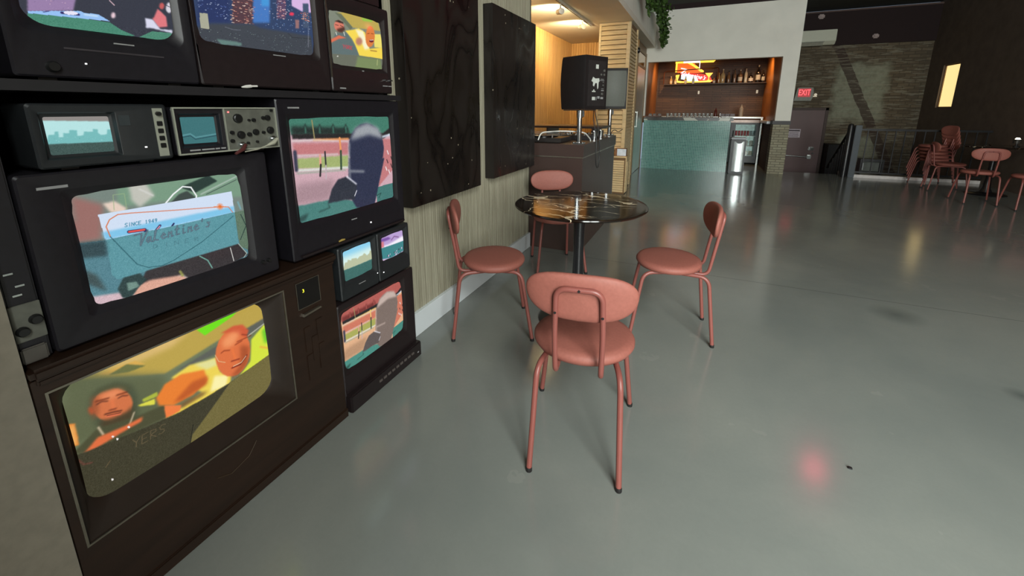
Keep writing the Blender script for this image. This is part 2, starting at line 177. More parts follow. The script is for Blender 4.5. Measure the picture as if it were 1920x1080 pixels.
'TV2':[('f',(50,66,100)),('p',(40,52,96),[(69,921),(319,1032),(231,220),(10,169)],10),('p',(70,120,190),[(499,1111),(652,1178),(562,296),(416,263)],8),('p',(84,58,66),[(336,1039),(499,1111),(409,251),(251,215)],3),('p',(92,70,98),[(713,1205),(804,1244),(721,377),(631,356)],3),('p',(70,150,215),[(535,795),(610,821),(573,469),(505,451)],8),('p',(216,182,226),[(874,1486),(1149,1620),(1047,519),(896,500),(794,533)],3),('p',(70,84,110),[(915,593),(979,611),(961,333),(893,318)],2),('s',[(225,180,160),(200,130,115),(240,215,200),(150,95,90)],420,34,5,[(328,973),(492,1043),(420,253),(231,220)]),('s',[(240,190,190),(220,150,150),(255,220,220)],220,28,5,[(703,1132),(796,1172),(724,378),(631,356)]),('s',[(110,130,180),(80,100,160),(170,185,220)],260,20,5,[(71,865),(312,967),(233,240),(21,264)]),('s',[(120,150,195),(80,110,170),(190,200,225),(100,135,180)],300,20,6,[(498,1045),(823,1041),(793,529),(996,467),(976,257),(477,235)]),('p',(232,60,90),[(810,449),(808,443),(804,436),(798,430),(791,426),(783,423),(775,422),(768,423),(763,426),(760,431),(760,436),(761,443),(766,449),(772,455),(779,460),(787,463),(794,464),(801,463),(806,460),(810,455)],2),('s',[(235,140,95),(225,110,70),(245,190,160)],60,18,10,[(880,484),(970,507),(967,397),(878,392)]),('p',(150,110,110),[(814,392),(857,395),(848,301),(812,293)],2),('p',(64,68,76),[(1,127),(97,183),(408,247),(476,224),(975,241),(993,-64),(-16,-65)],6),('p',(168,168,148),[(28,263),(82,270),(82,130),(24,126)],1),('s',[(20,24,28),(120,140,150),(150,170,165),(30,40,44)],260,9,5,[(4,112),(300,169),(972,208),(970,23),(-5,-7)]),('p',(98,128,122),[(121,49),(308,44),(306,13),(155,-1)],2),('l',(30,34,38),4,[(729,223),(773,186),(972,208)],1),('l',(130,135,150),4,[(195,173),(256,160),(310,167)],1),('l',(190,190,205),6,[(953,331),(936,106)],2)],
'TV3':[('f',(128,134,118)),('p',(188,166,82),[(142,960),(456,1074),(967,982),(993,822),(398,751)],3),('p',(104,112,92),[(113,959),(216,965),(399,754),(347,696)],3),('p',(152,192,72),[(597,990),(841,1009),(819,960),(626,932)],3),('p',(96,112,112),[(-11,355),(80,579),(280,636),(376,471),(504,224),(-13,163)],4),('p',(216,124,104),[(240,762),(239,730),(229,698),(212,669),(190,646),(164,631),(137,626),(112,630),(92,645),(78,667),(71,695),(72,726),(82,757),(98,786),(120,809),(145,825),(172,831),(197,827),(218,813),(232,791)],2),('p',(84,50,40),[(109,659),(242,733),(252,676),(186,609),(120,617)],5),('l',(70,40,36),6,[(94,736),(144,733)],1),('l',(70,40,36),6,[(175,740),(219,728)],1),('p',(50,40,34),[(84,792),(160,836),(240,808),(231,783),(142,792)],3),('l',(235,230,220),8,[(89,596),(100,554)],1),('l',(235,230,220),8,[(225,625),(235,567)],1),('p',(218,112,82),[(-2,452),(137,554),(263,527),(131,486),(0,394)],3),('t',(205,60,72),6,'YORK',(185,327),(364,321),(6,69)),('p',(246,216,82),[(254,661),(395,710),(513,764),(635,712),(706,402),(1026,490),(1008,230),(487,230),(420,417),(365,531)],3),('p',(248,242,204),[(445,730),(594,735),(698,401),(600,368)],6),('p',(188,128,104),[(564,522),(559,497),(547,472),(531,452),(511,437),(490,429),(469,430),(452,438),(438,453),(431,473),(430,497),(435,522),(446,546),(462,566),(481,581),(502,590),(523,590),(541,582),(555,567),(562,547)],6),('p',(238,222,112),[(819,718),(988,754),(1025,473),(818,454)],3),('p',(222,126,62),[(844,668),(829,599),(805,535),(774,484),(741,450),(707,436),(677,443),(653,470),(638,515),(633,573),(638,639),(653,706),(676,768),(705,819),(738,854),(772,870),(802,865),(827,839),(843,794),(849,735)],2),('p',(110,36,44),[(809,577),(806,567),(798,557),(786,548),(771,541),(756,537),(740,536),(726,537),(716,542),(709,549),(708,557),(711,567),(719,577),(730,585),(744,592),(760,597),(776,598),(790,597),(800,592),(807,585)],1),('l',(245,235,230),6,[(729,578),(801,597)],1),('l',(120,60,30),6,[(685,698),(730,716)],1),('l',(120,60,30),6,[(766,720),(820,722)],1),('l',(110,60,40),7,[(722,372),(867,379)],2),('p',(106,110,96),[(-10,193),(487,232),(1008,238),(990,-15),(-1,-29)],1),('p',(122,138,92),[(453,214),(950,230),(990,-15),(403,-5)],6),('p',(200,200,190),[(105,163),(104,158),(102,154),(99,151),(95,148),(91,147),(87,147),(83,148),(80,151),(79,155),(78,159),(79,163),(82,167),(85,171),(89,173),(93,174),(97,174),(101,173),(103,170),(105,167)],1),('l',(225,225,150),6,[(877,212),(865,91)],2)],
'A':[('f',(182,226,226)),('p',(142,136,132),[(21,1014),(1099,994),(1078,817),(22,874)],2),('p',(118,186,186),[(4,289),(64,535),(141,529),(157,607),(204,604),(195,470),(253,465),(265,563),(346,558),(355,631),(463,624),(452,487),(537,488),(560,581),(690,572),(698,637),(769,632),(764,540),(802,479),(896,491),(918,616),(977,612),(968,407),(1051,400),(1031,241)],1),('s',[(150,210,210),(90,160,160)],40,8,6,[(29,340),(57,481),(982,426),(977,286)]),('p',(62,84,80),[(7,314),(1037,289),(1011,-122),(-12,20)],1),('n',16,[(7,314),(1037,289),(1011,-122),(-12,20)])],
'B':[('f',(60,112,116)),('l',(96,152,158),26,[(8,336),(251,386),(373,255),(969,340)],6),('l',(14,24,52),9,[(-8,271),(243,320),(365,188),(602,226),(981,281)],0),('n',6,[(-43,1082),(1193,1066),(1049,-103),(-19,-2)])],
'F1':[('f',(140,208,238)),('p',(215,240,235),[(-66,801),(1087,791),(1049,332),(-59,363)],10),('p',(186,192,160),[(-31,399),(63,625),(135,609),(157,683),(261,614),(276,667),(442,627),(464,578),(548,634),(655,626),(713,678),(764,632),(813,561),(912,599),(934,668),(990,661),(994,356)],1),('p',(60,106,100),[(-103,407),(1110,360),(1072,-104),(-89,35)],1),('n',14,[(-103,407),(1110,360),(1072,-104),(-89,35)])],
'F2':[('f',(186,160,212)),('p',(245,240,250),[(-86,651),(293,615),(1059,724),(1042,471),(-94,534)],4),('p',(120,80,160),[(-64,941),(314,914),(438,805),(-12,801)],3),('l',(110,70,120),6,[(434,744),(575,845),(774,737)],2),('p',(214,120,130),[(-73,825),(114,810),(109,569),(-60,580)],3),('p',(60,132,136),[(-91,581),(1043,490),(1007,-70),(-100,39)],1),('p',(220,190,225),[(-92,139),(383,15),(1015,58),(1003,-134),(-105,-37)],2),('s',[(40,60,70),(230,200,230)],16,10,14,[(135,220),(879,181),(866,-8),(125,71)])],
}
# ------------------------------------------------------------------ television pictures (painted on a vertex grid)
FONT = {'S': [[(1,.9),(.5,1),(.1,.8),(.3,.55),(.8,.4),(.9,.15),(.5,0),(0,.12)]], 'I': [[(.5,0),(.5,1)]], 'N': [[(0,0),(0,1),(.9,0),(.9,1)]],
 'C': [[(.95,.85),(.5,1),(.05,.6),(.05,.35),(.5,0),(.95,.15)]], 'E': [[(.9,1),(.05,1),(.05,0),(.9,0)],[(.05,.5),(.7,.5)]], '1': [[(.3,.8),(.5,1),(.5,0)]],
 '9': [[(.85,.6),(.4,.45),(.1,.7),(.4,1),(.8,.9),(.85,.6),(.5,0)]], '4': [[(.9,.3),(.05,.3),(.7,1),(.7,0)]], 'D': [[(.05,0),(.05,1),(.6,.9),(.95,.5),(.6,.1),(.05,0)]],
 'R': [[(.05,0),(.05,1),(.8,.9),(.85,.65),(.05,.5),(.9,0)]], 'Y': [[(0,1),(.5,.5),(1,1)],[(.5,.5),(.5,0)]], 'O': [[(.5,0),(.05,.5),(.5,1),(.95,.5),(.5,0)]], 'K': [[(.05,0),(.05,1)],[(.9,1),(.05,.45),(.9,0)]],
 'V': [[(-.6,1.0),(.5,1.05),(.35,-.1),(1.5,1.2)]], 'a': [[(.8,.5),(.3,.5),(.1,.2),(.4,0),(.8,.5),(.75,.1),(1,0)]], 'l': [[(0,0),(.5,1.0),(.25,.9),(.2,.1),(.8,0)]],
 'e': [[(.1,.25),(.8,.35),(.5,.55),(.1,.25),(.4,0),(1,.1)]], 'n': [[(.1,0),(.2,.5),(.2,.3),(.7,.5),(.7,0),(1,.05)]], 't': [[(.5,.95),(.35,.05),(.9,.05)],[(.1,.6),(.8,.6)]],
 'i': [[(.4,.5),(.4,0),(.8,.05)],[(.45,.75),(.47,.8)]], "'": [[(.5,1),(.4,.75)]], 's': [[(.8,.45),(.3,.5),(.7,.2),(.5,0),(.1,.05)]]}
def paint(key, W, H, sc):
    ops = ART[key]; img = np.zeros((H, W, 3)); U, V = np.meshgrid((np.arange(W)+.5)/W*1000, (np.arange(H)+.5)/H*1000)
    ax, ay = W/1000, H/1000
    rng = np.random.RandomState(len(key)*31+W)
    def blur(a, r):
        k = max(1, int(round(r))); 
        for ax_ in (0, 1):
            for _ in range(2):
                pad = [(k, k) if i == ax_ else (0, 0) for i in range(2)]
                c = np.cumsum(np.pad(a, pad, 'edge'), axis=ax_); c = np.insert(c, 0, 0, axis=ax_)
                n = 2*k+1
                a = (np.take(c, range(n, c.shape[ax_]), axis=ax_)-np.take(c, range(0, c.shape[ax_]-n), axis=ax_))/n
        return a
    def poly(pts):
        m = np.zeros((H, W), bool); n = len(pts)
        for i in range(n):
            (x1, y1), (x2, y2) = pts[i], pts[(i+1) % n]
            if y1 == y2: continue
            c = ((y1 > V) != (y2 > V)) & (U < (x2-x1)*(V-y1)/(y2-y1)+x1); m ^= c
        return m.astype(float)
    def line(pts, w):
        m = np.zeros((H, W)); hw = w/sc/2
        for (x1, y1), (x2, y2) in zip(pts, pts[1:]):
            X, Y = U*ax, V*ay; a, b, c, d = x1*ax, y1*ay, x2*ax, y2*ay
            L = (c-a)**2+(d-b)**2+1e-9; t = np.clip(((X-a)*(c-a)+(Y-b)*(d-b))/L, 0, 1)
            D = np.hypot(X-a-t*(c-a), Y-b-t*(d-b)); m = np.maximum(m, np.clip(hw+.5-D, 0, 1))
        return m
    def lay(col, m): img[:] = img*(1-m[..., None])+np.array(col)*m[..., None]
    for o in ops:
        if o[0] == 'f': img[:] = o[1]
        elif o[0] == 'p':
            m = poly(o[2]); lay(o[1], blur(m, o[3]/sc*1.6) if o[3]/sc > .3 else m)
        elif o[0] == 'l':
            m = line(o[3], o[2]); lay(o[1], blur(m, o[4]/sc*1.6) if o[4]/sc > .3 else m)
        elif o[0] == 'n':
            m = poly(o[2]); img += (m*rng.uniform(-o[1], o[1], (H, W)))[..., None]
        elif o[0] == 's':
            pts = np.array(o[5], float); lo, hi = pts.min(0), pts.max(0); m = poly(o[5])
            for _ in range(o[2]):
                x, y = rng.uniform(lo, hi); i, j = int(y*ay), int(x*ax)
                if 0 <= i < H and 0 <= j < W and m[i, j] > 0:
                    w, h = max(1, int(o[3]/sc*rng.uniform(.4, 1.2))), max(1, int(o[4]/sc*rng.uniform(.6, 1.2)))
                    img[i:i+h, j:j+w] = o[1][rng.randint(len(o[1]))]
        elif o[0] == 't':
            _, col, w, s, A, B, hv = o; n = len(s)
            for i, ch in enumerate(s):
                if ch == ' ': continue
                for st in FONT[ch]:
                    pts = [(A[0]+(B[0]-A[0])*(i+p[0]*.8)/n+hv[0]*p[1], A[1]+(B[1]-A[1])*(i+p[0]*.8)/n+hv[1]*p[1]) for p in st]
                    lay(col, line(pts, w))
    img += rng.uniform(-3, 3, (H, W))[..., None]
    return np.clip(img, 0, 255)/255
def screen_mat():
    m, nt, b = new_mat('television_glass_lit')
    at = nd(nt, 'ShaderNodeAttribute', attribute_name='picture')
    b.inputs['Base Color'].default_value = (.01, .012, .014, 1); b.inputs['Roughness'].default_value = .12
    b.inputs['Specular IOR Level'].default_value = .35
    nt.links.new(at.outputs['Color'], b.inputs['Emission Color']); b.inputs['Emission Strength'].default_value = 1.0
    return m
SCREEN = screen_mat()
def screen(key, rect, W, H, sc, X, bulge, parent, off, gain=1.0):
    """curved picture tube facing +X; rect = (y0, y1, z0, z1)"""
    img = paint(key, W, H, sc); y0, y1, z0, z1 = rect
    u = (np.arange(W)+.5)/W; v = (np.arange(H)+.5)/H; UU, VV = np.meshgrid(u, v)
    XX = X+bulge*(1-((UU*2-1)**2+(VV*2-1)**2)/2)
    P = np.stack([XX-off[0], y0+(y1-y0)*UU-off[1], z0+(z1-z0)*VV-off[2]], -1).reshape(-1, 3)
    idx = np.arange(W*H).reshape(H, W)
    F = np.stack([idx[:-1, :-1], idx[:-1, 1:], idx[1:, 1:], idx[1:, :-1]], -1).reshape(-1, 4)
    me = bpy.data.meshes.new('screen'); me.vertices.add(len(P)); me.vertices.foreach_set('co', P.ravel())
    me.loops.add(F.size); me.loops.foreach_set('vertex_index', F.ravel().astype(np.int32))
    me.polygons.add(len(F)); me.polygons.foreach_set('loop_start', np.arange(0, F.size, 4, dtype=np.int32)); me.polygons.foreach_set('loop_total', np.full(len(F), 4, dtype=np.int32))
    me.update(calc_edges=True)
    a = me.color_attributes.new('picture', 'FLOAT_COLOR', 'POINT')
    L = np.where(img <= .04045, img/12.92, ((img+.055)/1.055)**2.4)*gain
    a.data.foreach_set('color', np.concatenate([L, np.ones((H, W, 1))], -1).reshape(-1).astype(np.float32))
    for p in me.polygons: p.use_smooth = True
    me.materials.append(SCREEN)
    o = bpy.data.objects.new('screen', me); COL.objects.link(o); o.parent = parent
    return o
def rrect(y0, y1, z0, z1, r, x, n=5):
    out = []
    r = min(r, (y1-y0)/2*.95, (z1-z0)/2*.95)
    for cy, cz, a0 in ((y1-r, z1-r, 0), (y0+r, z1-r, PI/2), (y0+r, z0+r, PI), (y1-r, z0+r, 1.5*PI)):
        for k in range(n+1):
            a = a0+PI/2*k/n; out.append((x, cy+r*math.cos(a), cz+r*math.sin(a)))
    return out
def housing(mb, Xf, body, scr, depth, m=.012, ro=.008, rs=.02, sink=.014, taper=.75):
    y0, y1, z0, z1 = body; a, b, c, d = scr
    cy, cz = (y0+y1)/2, (z0+z1)/2
    def sh(k): return (cy+(y0-cy)*k, cy+(y1-cy)*k, cz+(z0-cz)*k if k == 1 else z0, cz+(z1-cz)*k)
    e = .004
    L = [rrect(a+.004, b-.004, c+.004, d-.004, rs, Xf-sink+.002), rrect(a-m*.3, b+m*.3, c-m*.3, d+m*.3, rs, Xf-sink*.7), rrect(a-m, b+m, c-m, d+m, rs*.8, Xf-.001), rrect(a-m-.002, b+m+.002, c-m-.002, d+m+.002, rs*.8, Xf),
         rrect(y0+e, y1-e, z0+e, z1-e, ro, Xf), rrect(y0, y1, z0, z1, ro, Xf-e), rrect(y0, y1, z0, z1, ro, Xf-depth*.35)]
    q = sh(taper); L += [rrect(*q, ro, Xf-depth*.6), rrect(*q, ro, Xf-depth)]
    mb.loops(L, cap1=True)
    return mb
# ------------------------------------------------------------------ room materials
def floor_mat():
    m, nt, b = new_mat('polished_concrete'); v = coords(nt)
    n1 = noise(nt, v, .7, 5, .6, .3); n2 = noise(nt, v, 60, 3, .7); n3 = noise(nt, v, 3.2, 4, .6)
    c1 = ramp(nt, n1, [(.3, lin((116, 122, 118))), (.52, lin((132, 136, 130))), (.75, lin((146, 148, 140)))])
    c2 = mixc(nt, mth(nt, 'MULTIPLY', n2, .3), c1, lin((112, 113, 108)))
    c3 = mixc(nt, mth(nt, 'MULTIPLY', mth(nt, 'GREATER_THAN', n3, .66), .12), c2, lin((170, 168, 160)))
    sp = nd(nt, 'ShaderNodeSeparateXYZ'); nt.links.new(v, sp.inputs[0])
    for x0, y0, r in ((1.26, 3.25, .16), (1.47, 2.5, .07), (-.35, 2.7, .2)):      # round darker spots with soft rims
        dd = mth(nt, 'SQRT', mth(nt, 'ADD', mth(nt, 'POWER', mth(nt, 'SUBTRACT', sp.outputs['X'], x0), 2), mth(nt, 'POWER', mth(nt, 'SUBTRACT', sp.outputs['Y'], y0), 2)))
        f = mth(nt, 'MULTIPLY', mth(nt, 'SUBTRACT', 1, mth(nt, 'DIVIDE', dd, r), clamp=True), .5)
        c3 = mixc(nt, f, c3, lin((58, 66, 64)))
    cut = mth(nt, 'LESS_THAN', mth(nt, 'ABSOLUTE', mth(nt, 'SUBTRACT', sp.outputs['Y'], 3.47)), .004)      # saw-cut joint
    c3 = mixc(nt, mth(nt, 'MULTIPLY', cut, .45), c3, lin((60, 62, 60)))
    nt.links.new(c3, b.inputs['Base Color'])
    nt.links.new(mth(nt, 'ADD', mth(nt, 'MULTIPLY', n1, .14), .09), b.inputs['Roughness'])
    b.inputs['Specular IOR Level'].default_value = .5
    b.inputs['Coat Weight'].default_value = .25; b.inputs['Coat Roughness'].default_value = .12
    bump(nt, b, n2, .05, .001)
    return m
def brick_mat(name, c1, c2, mortar, bw=.21, bh=.07, ms=.008, rough=.8, axis='y', patches=False, glossy=None, bmp=.5, off=.5):
    m, nt, b = new_mat(name)
    tc = nd(nt, 'ShaderNodeTexCoord'); sp = nd(nt, 'ShaderNodeSeparateXYZ'); nt.links.new(tc.outputs['Object'], sp.inputs[0])
    cb = nd(nt, 'ShaderNodeCombineXYZ'); nt.links.new(sp.outputs['X' if axis == 'y' else 'Y'], cb.inputs['X']); nt.links.new(sp.outputs['Z'], cb.inputs['Y'])
    br = nd(nt, 'ShaderNodeTexBrick'); br.offset = off; nt.links.new(cb.outputs[0], br.inputs['Vector'])
    br.inputs['Scale'].default_value = 1; br.inputs['Brick Width'].default_value = bw; br.inputs['Row Height'].default_value = bh; br.inputs['Mortar Size'].default_value = ms
    br.inputs['Color1'].default_value = lin(c1)+(1,); br.inputs['Color2'].default_value = lin(c2)+(1,); br.inputs['Mortar'].default_value = lin(mortar)+(1,)
    n = noise(nt, cb.outputs[0], 9, 5, .65)
    col = mixc(nt, mth(nt, 'MULTIPLY', n, .55), br.outputs['Color'], lin(tuple(x*.6 for x in c1)))
    if patches:
        x, z = sp.outputs['X'], sp.outputs['Z']
        wob = mth(nt, 'MULTIPLY', mth(nt, 'SUBTRACT', noise(nt, cb.outputs[0], 5, 3), .5), .35)
        xs, zs = mth(nt, 'ADD', x, wob), mth(nt, 'ADD', z, wob)
        def rng(a, lo, hi): return mth(nt, 'MULTIPLY', mth(nt, 'MULTIPLY', mth(nt, 'SUBTRACT', a, lo), 6, clamp=True), mth(nt, 'MULTIPLY', mth(nt, 'SUBTRACT', hi, a), 6, clamp=True))
        plaster = mth(nt, 'MULTIPLY', rng(xs, 2.82, 3.98), rng(zs, .93, 2.42))
        low = mth(nt, 'MULTIPLY', rng(xs, 3.05, 4.0), rng(zs, .0, .72))
        pl = mth(nt, 'MAXIMUM', plaster, low)
        # diagonal ghost of a removed stair: runs from (2.99, 2.48) down to (4.1, .16)
        dgl = mth(nt, 'ABSOLUTE', mth(nt, 'ADD', mth(nt, 'SUBTRACT', x, 2.99), mth(nt, 'MULTIPLY', mth(nt, 'SUBTRACT', z, 2.48), .478)))
        dm = mth(nt, 'LESS_THAN', mth(nt, 'ADD', dgl, mth(nt, 'MULTIPLY', wob, .2)), .105)
        col = mixc(nt, mth(nt, 'MULTIPLY', pl, mth(nt, 'MULTIPLY', n, 1.1, clamp=True)), col, lin((160, 166, 144)))
        col = mixc(nt, mth(nt, 'MULTIPLY', dm, .85), col, lin((62, 46, 38)))
        strk = noise(nt, coords(nt, (1.2, 1, 14)), 3, 3)
        col = mixc(nt, mth(nt, 'MULTIPLY', mth(nt, 'GREATER_THAN', strk, .58), .45), col, lin((150, 146, 128)))
    nt.links.new(col, b.inputs['Base Color']); b.inputs['Roughness'].default_value = rough
    bump(nt, b, mth(nt, 'SUBTRACT', mth(nt, 'MULTIPLY', n, .4), br.outputs['Fac']), bmp, .006)
    return m
def wood_mat(name, c1, c2, stretch=(30, 30, 1.2), rough=.5, coat=0):
    m, nt, b = new_mat(name); v = coords(nt, stretch); n = noise(nt, v, 1.6, 5, .6, .4)
    nt.links.new(ramp(nt, n, [(.3, lin(c1)), (.7, lin(c2))]), b.inputs['Base Color']); b.inputs['Roughness'].default_value = rough
    if coat: b.inputs['Coat Weight'].default_value = coat
    bump(nt, b, n, .12, .002); return m
def marble_mat(name, base, vein, scale=2.2, w=.012):
    m, nt, b = new_mat(name); v = coords(nt, (1, 1, 1), (0, 0, .6))
    n = noise(nt, coords(nt, (1, 2.6, 1), (0, 0, .5)), scale, 5, .45, .8); a = mth(nt, 'ABSOLUTE', mth(nt, 'SUBTRACT', n, .5))
    n2 = noise(nt, v, 2.5, 2)
    thr = mth(nt, 'MULTIPLY', mth(nt, 'SUBTRACT', n2, .5, clamp=True), w*4)
    f = mth(nt, 'LESS_THAN', a, thr)
    cl = ramp(nt, noise(nt, v, 6, 4), [(.3, lin(base)), (.8, lin(tuple(x*1.7 for x in base)))])
    nt.links.new(mixc(nt, f, cl, lin(vein)), b.inputs['Base Color']); b.inputs['Roughness'].default_value = .07
    return m
def canvas_mat():
    m, nt, b = new_mat('black_relief_paint'); v = coords(nt, (1, 1, .4), (.5, 0, 0))
    n = noise(nt, v, 3.2, 2, .5, 1.4); h = mth(nt, 'ABSOLUTE', mth(nt, 'SUBTRACT', n, .5))
    vo = nd(nt, 'ShaderNodeTexVoronoi'); vo.inputs['Scale'].default_value = 16; nt.links.new(coords(nt), vo.inputs['Vector'])
    spot = mth(nt, 'LESS_THAN', vo.outputs['Distance'], .085)
    n3 = noise(nt, coords(nt), 3.1, 2)
    spot = mth(nt, 'MULTIPLY', spot, mth(nt, 'GREATER_THAN', n3, .52))
    c = ramp(nt, h, [(.0, lin((16, 13, 12))), (.05, lin((27, 22, 19))), (.2, lin((31, 26, 22)))])
    nt.links.new(mixc(nt, spot, c, lin((150, 140, 120))), b.inputs['Base Color'])
    nt.links.new(ramp(nt, h, [(.0, (.25,)*3), (.1, (.5,)*3)]), b.inputs['Roughness'])
    bump(nt, b, h, .35, .01); return m
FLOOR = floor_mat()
WHITE = mat('white_plaster', (236, 234, 222), .7, var=.04, nscale=3)
SOFFIT = mat('cream_plaster', (228, 222, 206), .75, var=.04, nscale=3)
BEIGE = mat('beige_plaster', (134, 127, 112), .75, var=.08, nscale=40, bmp=.15)
DARKWALL = mat('charcoal_plaster', (102, 88, 76), .85, var=.15, nscale=6, bmp=.1)
DARKCEIL = mat('dark_green_ceiling_paint', (50, 50, 42), .9, var=.15, nscale=4)
HEADER = mat('oxblood_paint', (34, 15, 15), .8, var=.1)
BLACKREC = mat('black_recess_paint', (18, 18, 20), .9)
REED = wood_mat('pale_reeded_oak', (136, 130, 110), (176, 171, 150), (45, 45, 1.3), .6)
WARMWOOD = wood_mat('honey_veneer', (176, 128, 66), (206, 158, 90), (9, 9, .6), .45)
LOUVER = wood_mat('blond_slat_wood', (192, 166, 120), (220, 196, 150), (3, 3, 22), .5); LCORE = mat('shadow_brown_core', (120, 92, 60), .8)
ORANGEWOOD = wood_mat('amber_panel', (150, 88, 36), (184, 116, 52), (8, 8, 1), .4)
BASEB = mat('white_gloss_baseboard', (222, 228, 230), .3, var=.03, nscale=5)
BRICK = brick_mat('old_brick_wall', (92, 80, 62), (116, 102, 80), (82, 72, 56), patches=True)
BRICKB = brick_mat('brown_bar_brick', (112, 78, 52), (92, 62, 42), (60, 42, 30), bw=.4, bh=.045, ms=.004, rough=.55)
BRICKP = brick_mat('pale_stacked_brick', (176, 172, 146), (150, 142, 118), (120, 114, 96), bw=.16, bh=.05)
BRICKD = brick_mat('dark_half_wall_brick', (84, 58, 42), (66, 46, 36), (46, 34, 28), bw=.16, bh=.05, axis='x')
TILE = brick_mat('teal_mosaic', (58, 122, 116), (86, 152, 142), (176, 214, 204), bw=.034, bh=.034, ms=.0042, rough=.18, bmp=.35, off=0)
STEEL = mat('brushed_steel', (190, 194, 190), .22, 1, var=.06, nscale=4, stretch=(40, 40, 1))
CHROME = mat('chrome', (214, 218, 220), .12, 1, var=.02)
def vein_mat(name, base, vein, scale):
    m, nt, b = new_mat(name); v = coords(nt, (1, 1, 1), (0, 0, .5))
    dn = nd(nt, 'ShaderNodeTexNoise'); dn.inputs['Scale'].default_value = 5; dn.inputs['Detail'].default_value = 4; nt.links.new(v, dn.inputs['Vector'])
    mx = nd(nt, 'ShaderNodeVectorMath', operation='MULTIPLY_ADD'); nt.links.new(dn.outputs['Color'], mx.inputs[0]); mx.inputs[1].default_value = (.22, .22, .22); nt.links.new(coords(nt, (.55, 1.5, 1), (0, 0, .55)), mx.inputs[2])
    vo = nd(nt, 'ShaderNodeTexVoronoi', feature='DISTANCE_TO_EDGE'); vo.inputs['Scale'].default_value = scale; nt.links.new(mx.outputs[0], vo.inputs['Vector'])
    n2 = noise(nt, v, 4.5, 2); thr = mth(nt, 'MULTIPLY', mth(nt, 'SUBTRACT', n2, .47, clamp=True), .14)
    f = mth(nt, 'LESS_THAN', vo.outputs['Distance'], thr)
    cl = ramp(nt, noise(nt, v, 7, 4), [(.3, lin(base)), (.8, lin(tuple(x*1.8 for x in base)))])
    nt.links.new(mixc(nt, f, cl, lin(vein)), b.inputs['Base Color']); b.inputs['Roughness'].default_value = .1
    return m
BARMARBLE = marble_mat('dark_bar_marble', (46, 44, 42), (190, 190, 176), 2.0, .3); BARMARBLE.node_tree.nodes['Principled BSDF'].inputs['Roughness'].default_value = .3
TABLEMARBLE = vein_mat('black_brown_marble', (22, 15, 11), (224, 208, 176), 4.2)

def simple(name, m, *boxes, parent=None, bev=0):
    mb = MB()
    for b in boxes: mb.box(*b, bev=bev)
    return mb.build(name, m, parent)
XR, YB, ZC = 4.6, 12.8, 3.62
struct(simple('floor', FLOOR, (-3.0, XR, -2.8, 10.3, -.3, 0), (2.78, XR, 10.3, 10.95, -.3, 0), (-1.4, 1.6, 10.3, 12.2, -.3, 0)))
# beige end wall, recess that holds the sets, reeded wall
struct(simple('wall_left', BEIGE, (-1.6, -1.29, -2.8, .287, 0, 2.6)))
struct(simple('wall_recess', BLACKREC, (-2.15, -2.05, .0, 2.0, 0, 2.6), (-2.05, -1.45, 1.69, 1.75, 0, 2.6), (-2.05, -1.6, .0, .05, 0, 2.6)))
def reeds(name, m, X, y0, y1, z0, z1, pitch, depth, parent=None, back=.03, axis='y', face=1):
    """vertical reeding: one corrugated panel"""
    n = int((y1-y0)/pitch); pts = []
    for i in range(n):
        a = y0+(y1-y0)*i/n; p = (y1-y0)/n
        pts += [(a, 0), (a+p*.22, 0), (a+p*.30, depth), (a+p*.92, depth)]
    pts += [(y1, 0), (y1, -back), (y0, -back)]
    if axis == 'y': pl = [(X+face*d, t) for t, d in pts]
    else: pl = [(t, X+face*d) for t, d in pts]
    mb = MB(); mb.prism(pl, z0, z1, 'z'); return mb.build(name, m, parent)
w = struct(reeds('wall_reeded', REED, -1.438, 1.69, 3.54, .142, 2.58, .0215, .012, back=.06))
struct(simple('wall_reeded_backing', BEIGE, (-1.6, -1.50, 1.69, 3.54, 0, 2.58)))
struct(simple('trim_1', mat('grey_metal_edge', (120, 116, 104), .4, .8), (-1.5, -1.422, 3.54, 3.552, 0, 2.58)))
struct(simple('baseboard_left', BASEB, (-1.5, -1.404, 1.60, 3.54, 0, .142), bev=.002))
# alcove behind the booth
struct(reeds('wall_alcove_left', WARMWOOD, -2.52, 3.56, 8.5, 0, 2.58, .05, .006, back=.05))
struct(reeds('wall_alcove_back', WARMWOOD, 8.5, -2.52, -1.2, 0, 2.58, .05, .012, back=.05, axis='x', face=-1))
struct(simple('wall_alcove_return', REED, (-2.6, -1.5, 3.44, 3.54, 0, 2.58)))
# soffit and white beam
struct(simple('ceiling_soffit', SOFFIT, (-3, -1.04, -2.8, 9.8, 2.58, 2.66)))
struct(simple('trim_beam', WHITE, (-1.16, -1.04, -2.8, 9.8, 2.661, 3.15)))
SK = (1.1, 2.9, -2.3, -1.0)
struct(simple('ceiling', DARKCEIL, (-3, SK[0], -2.8, YB+.1, ZC, ZC+.1), (SK[1], XR+.1, -2.8, YB+.1, ZC, ZC+.1), (SK[0], SK[1], -2.8, SK[2], ZC, ZC+.1), (SK[0], SK[1], SK[3], YB+.1, ZC, ZC+.1)))
# side wall between column and bar
struct(simple('wall_service', wood_mat('brown_service_panel', (120, 96, 66), (140, 112, 78), (8, 8, 1)), (-1.3, -1.215, 7.52, 8.47, 0, 2.58), (-1.3, -1.215, 8.47, 9.8, 2.46, 2.58), (-1.3, -1.2, 9.74, 9.8, 0, 2.46)))
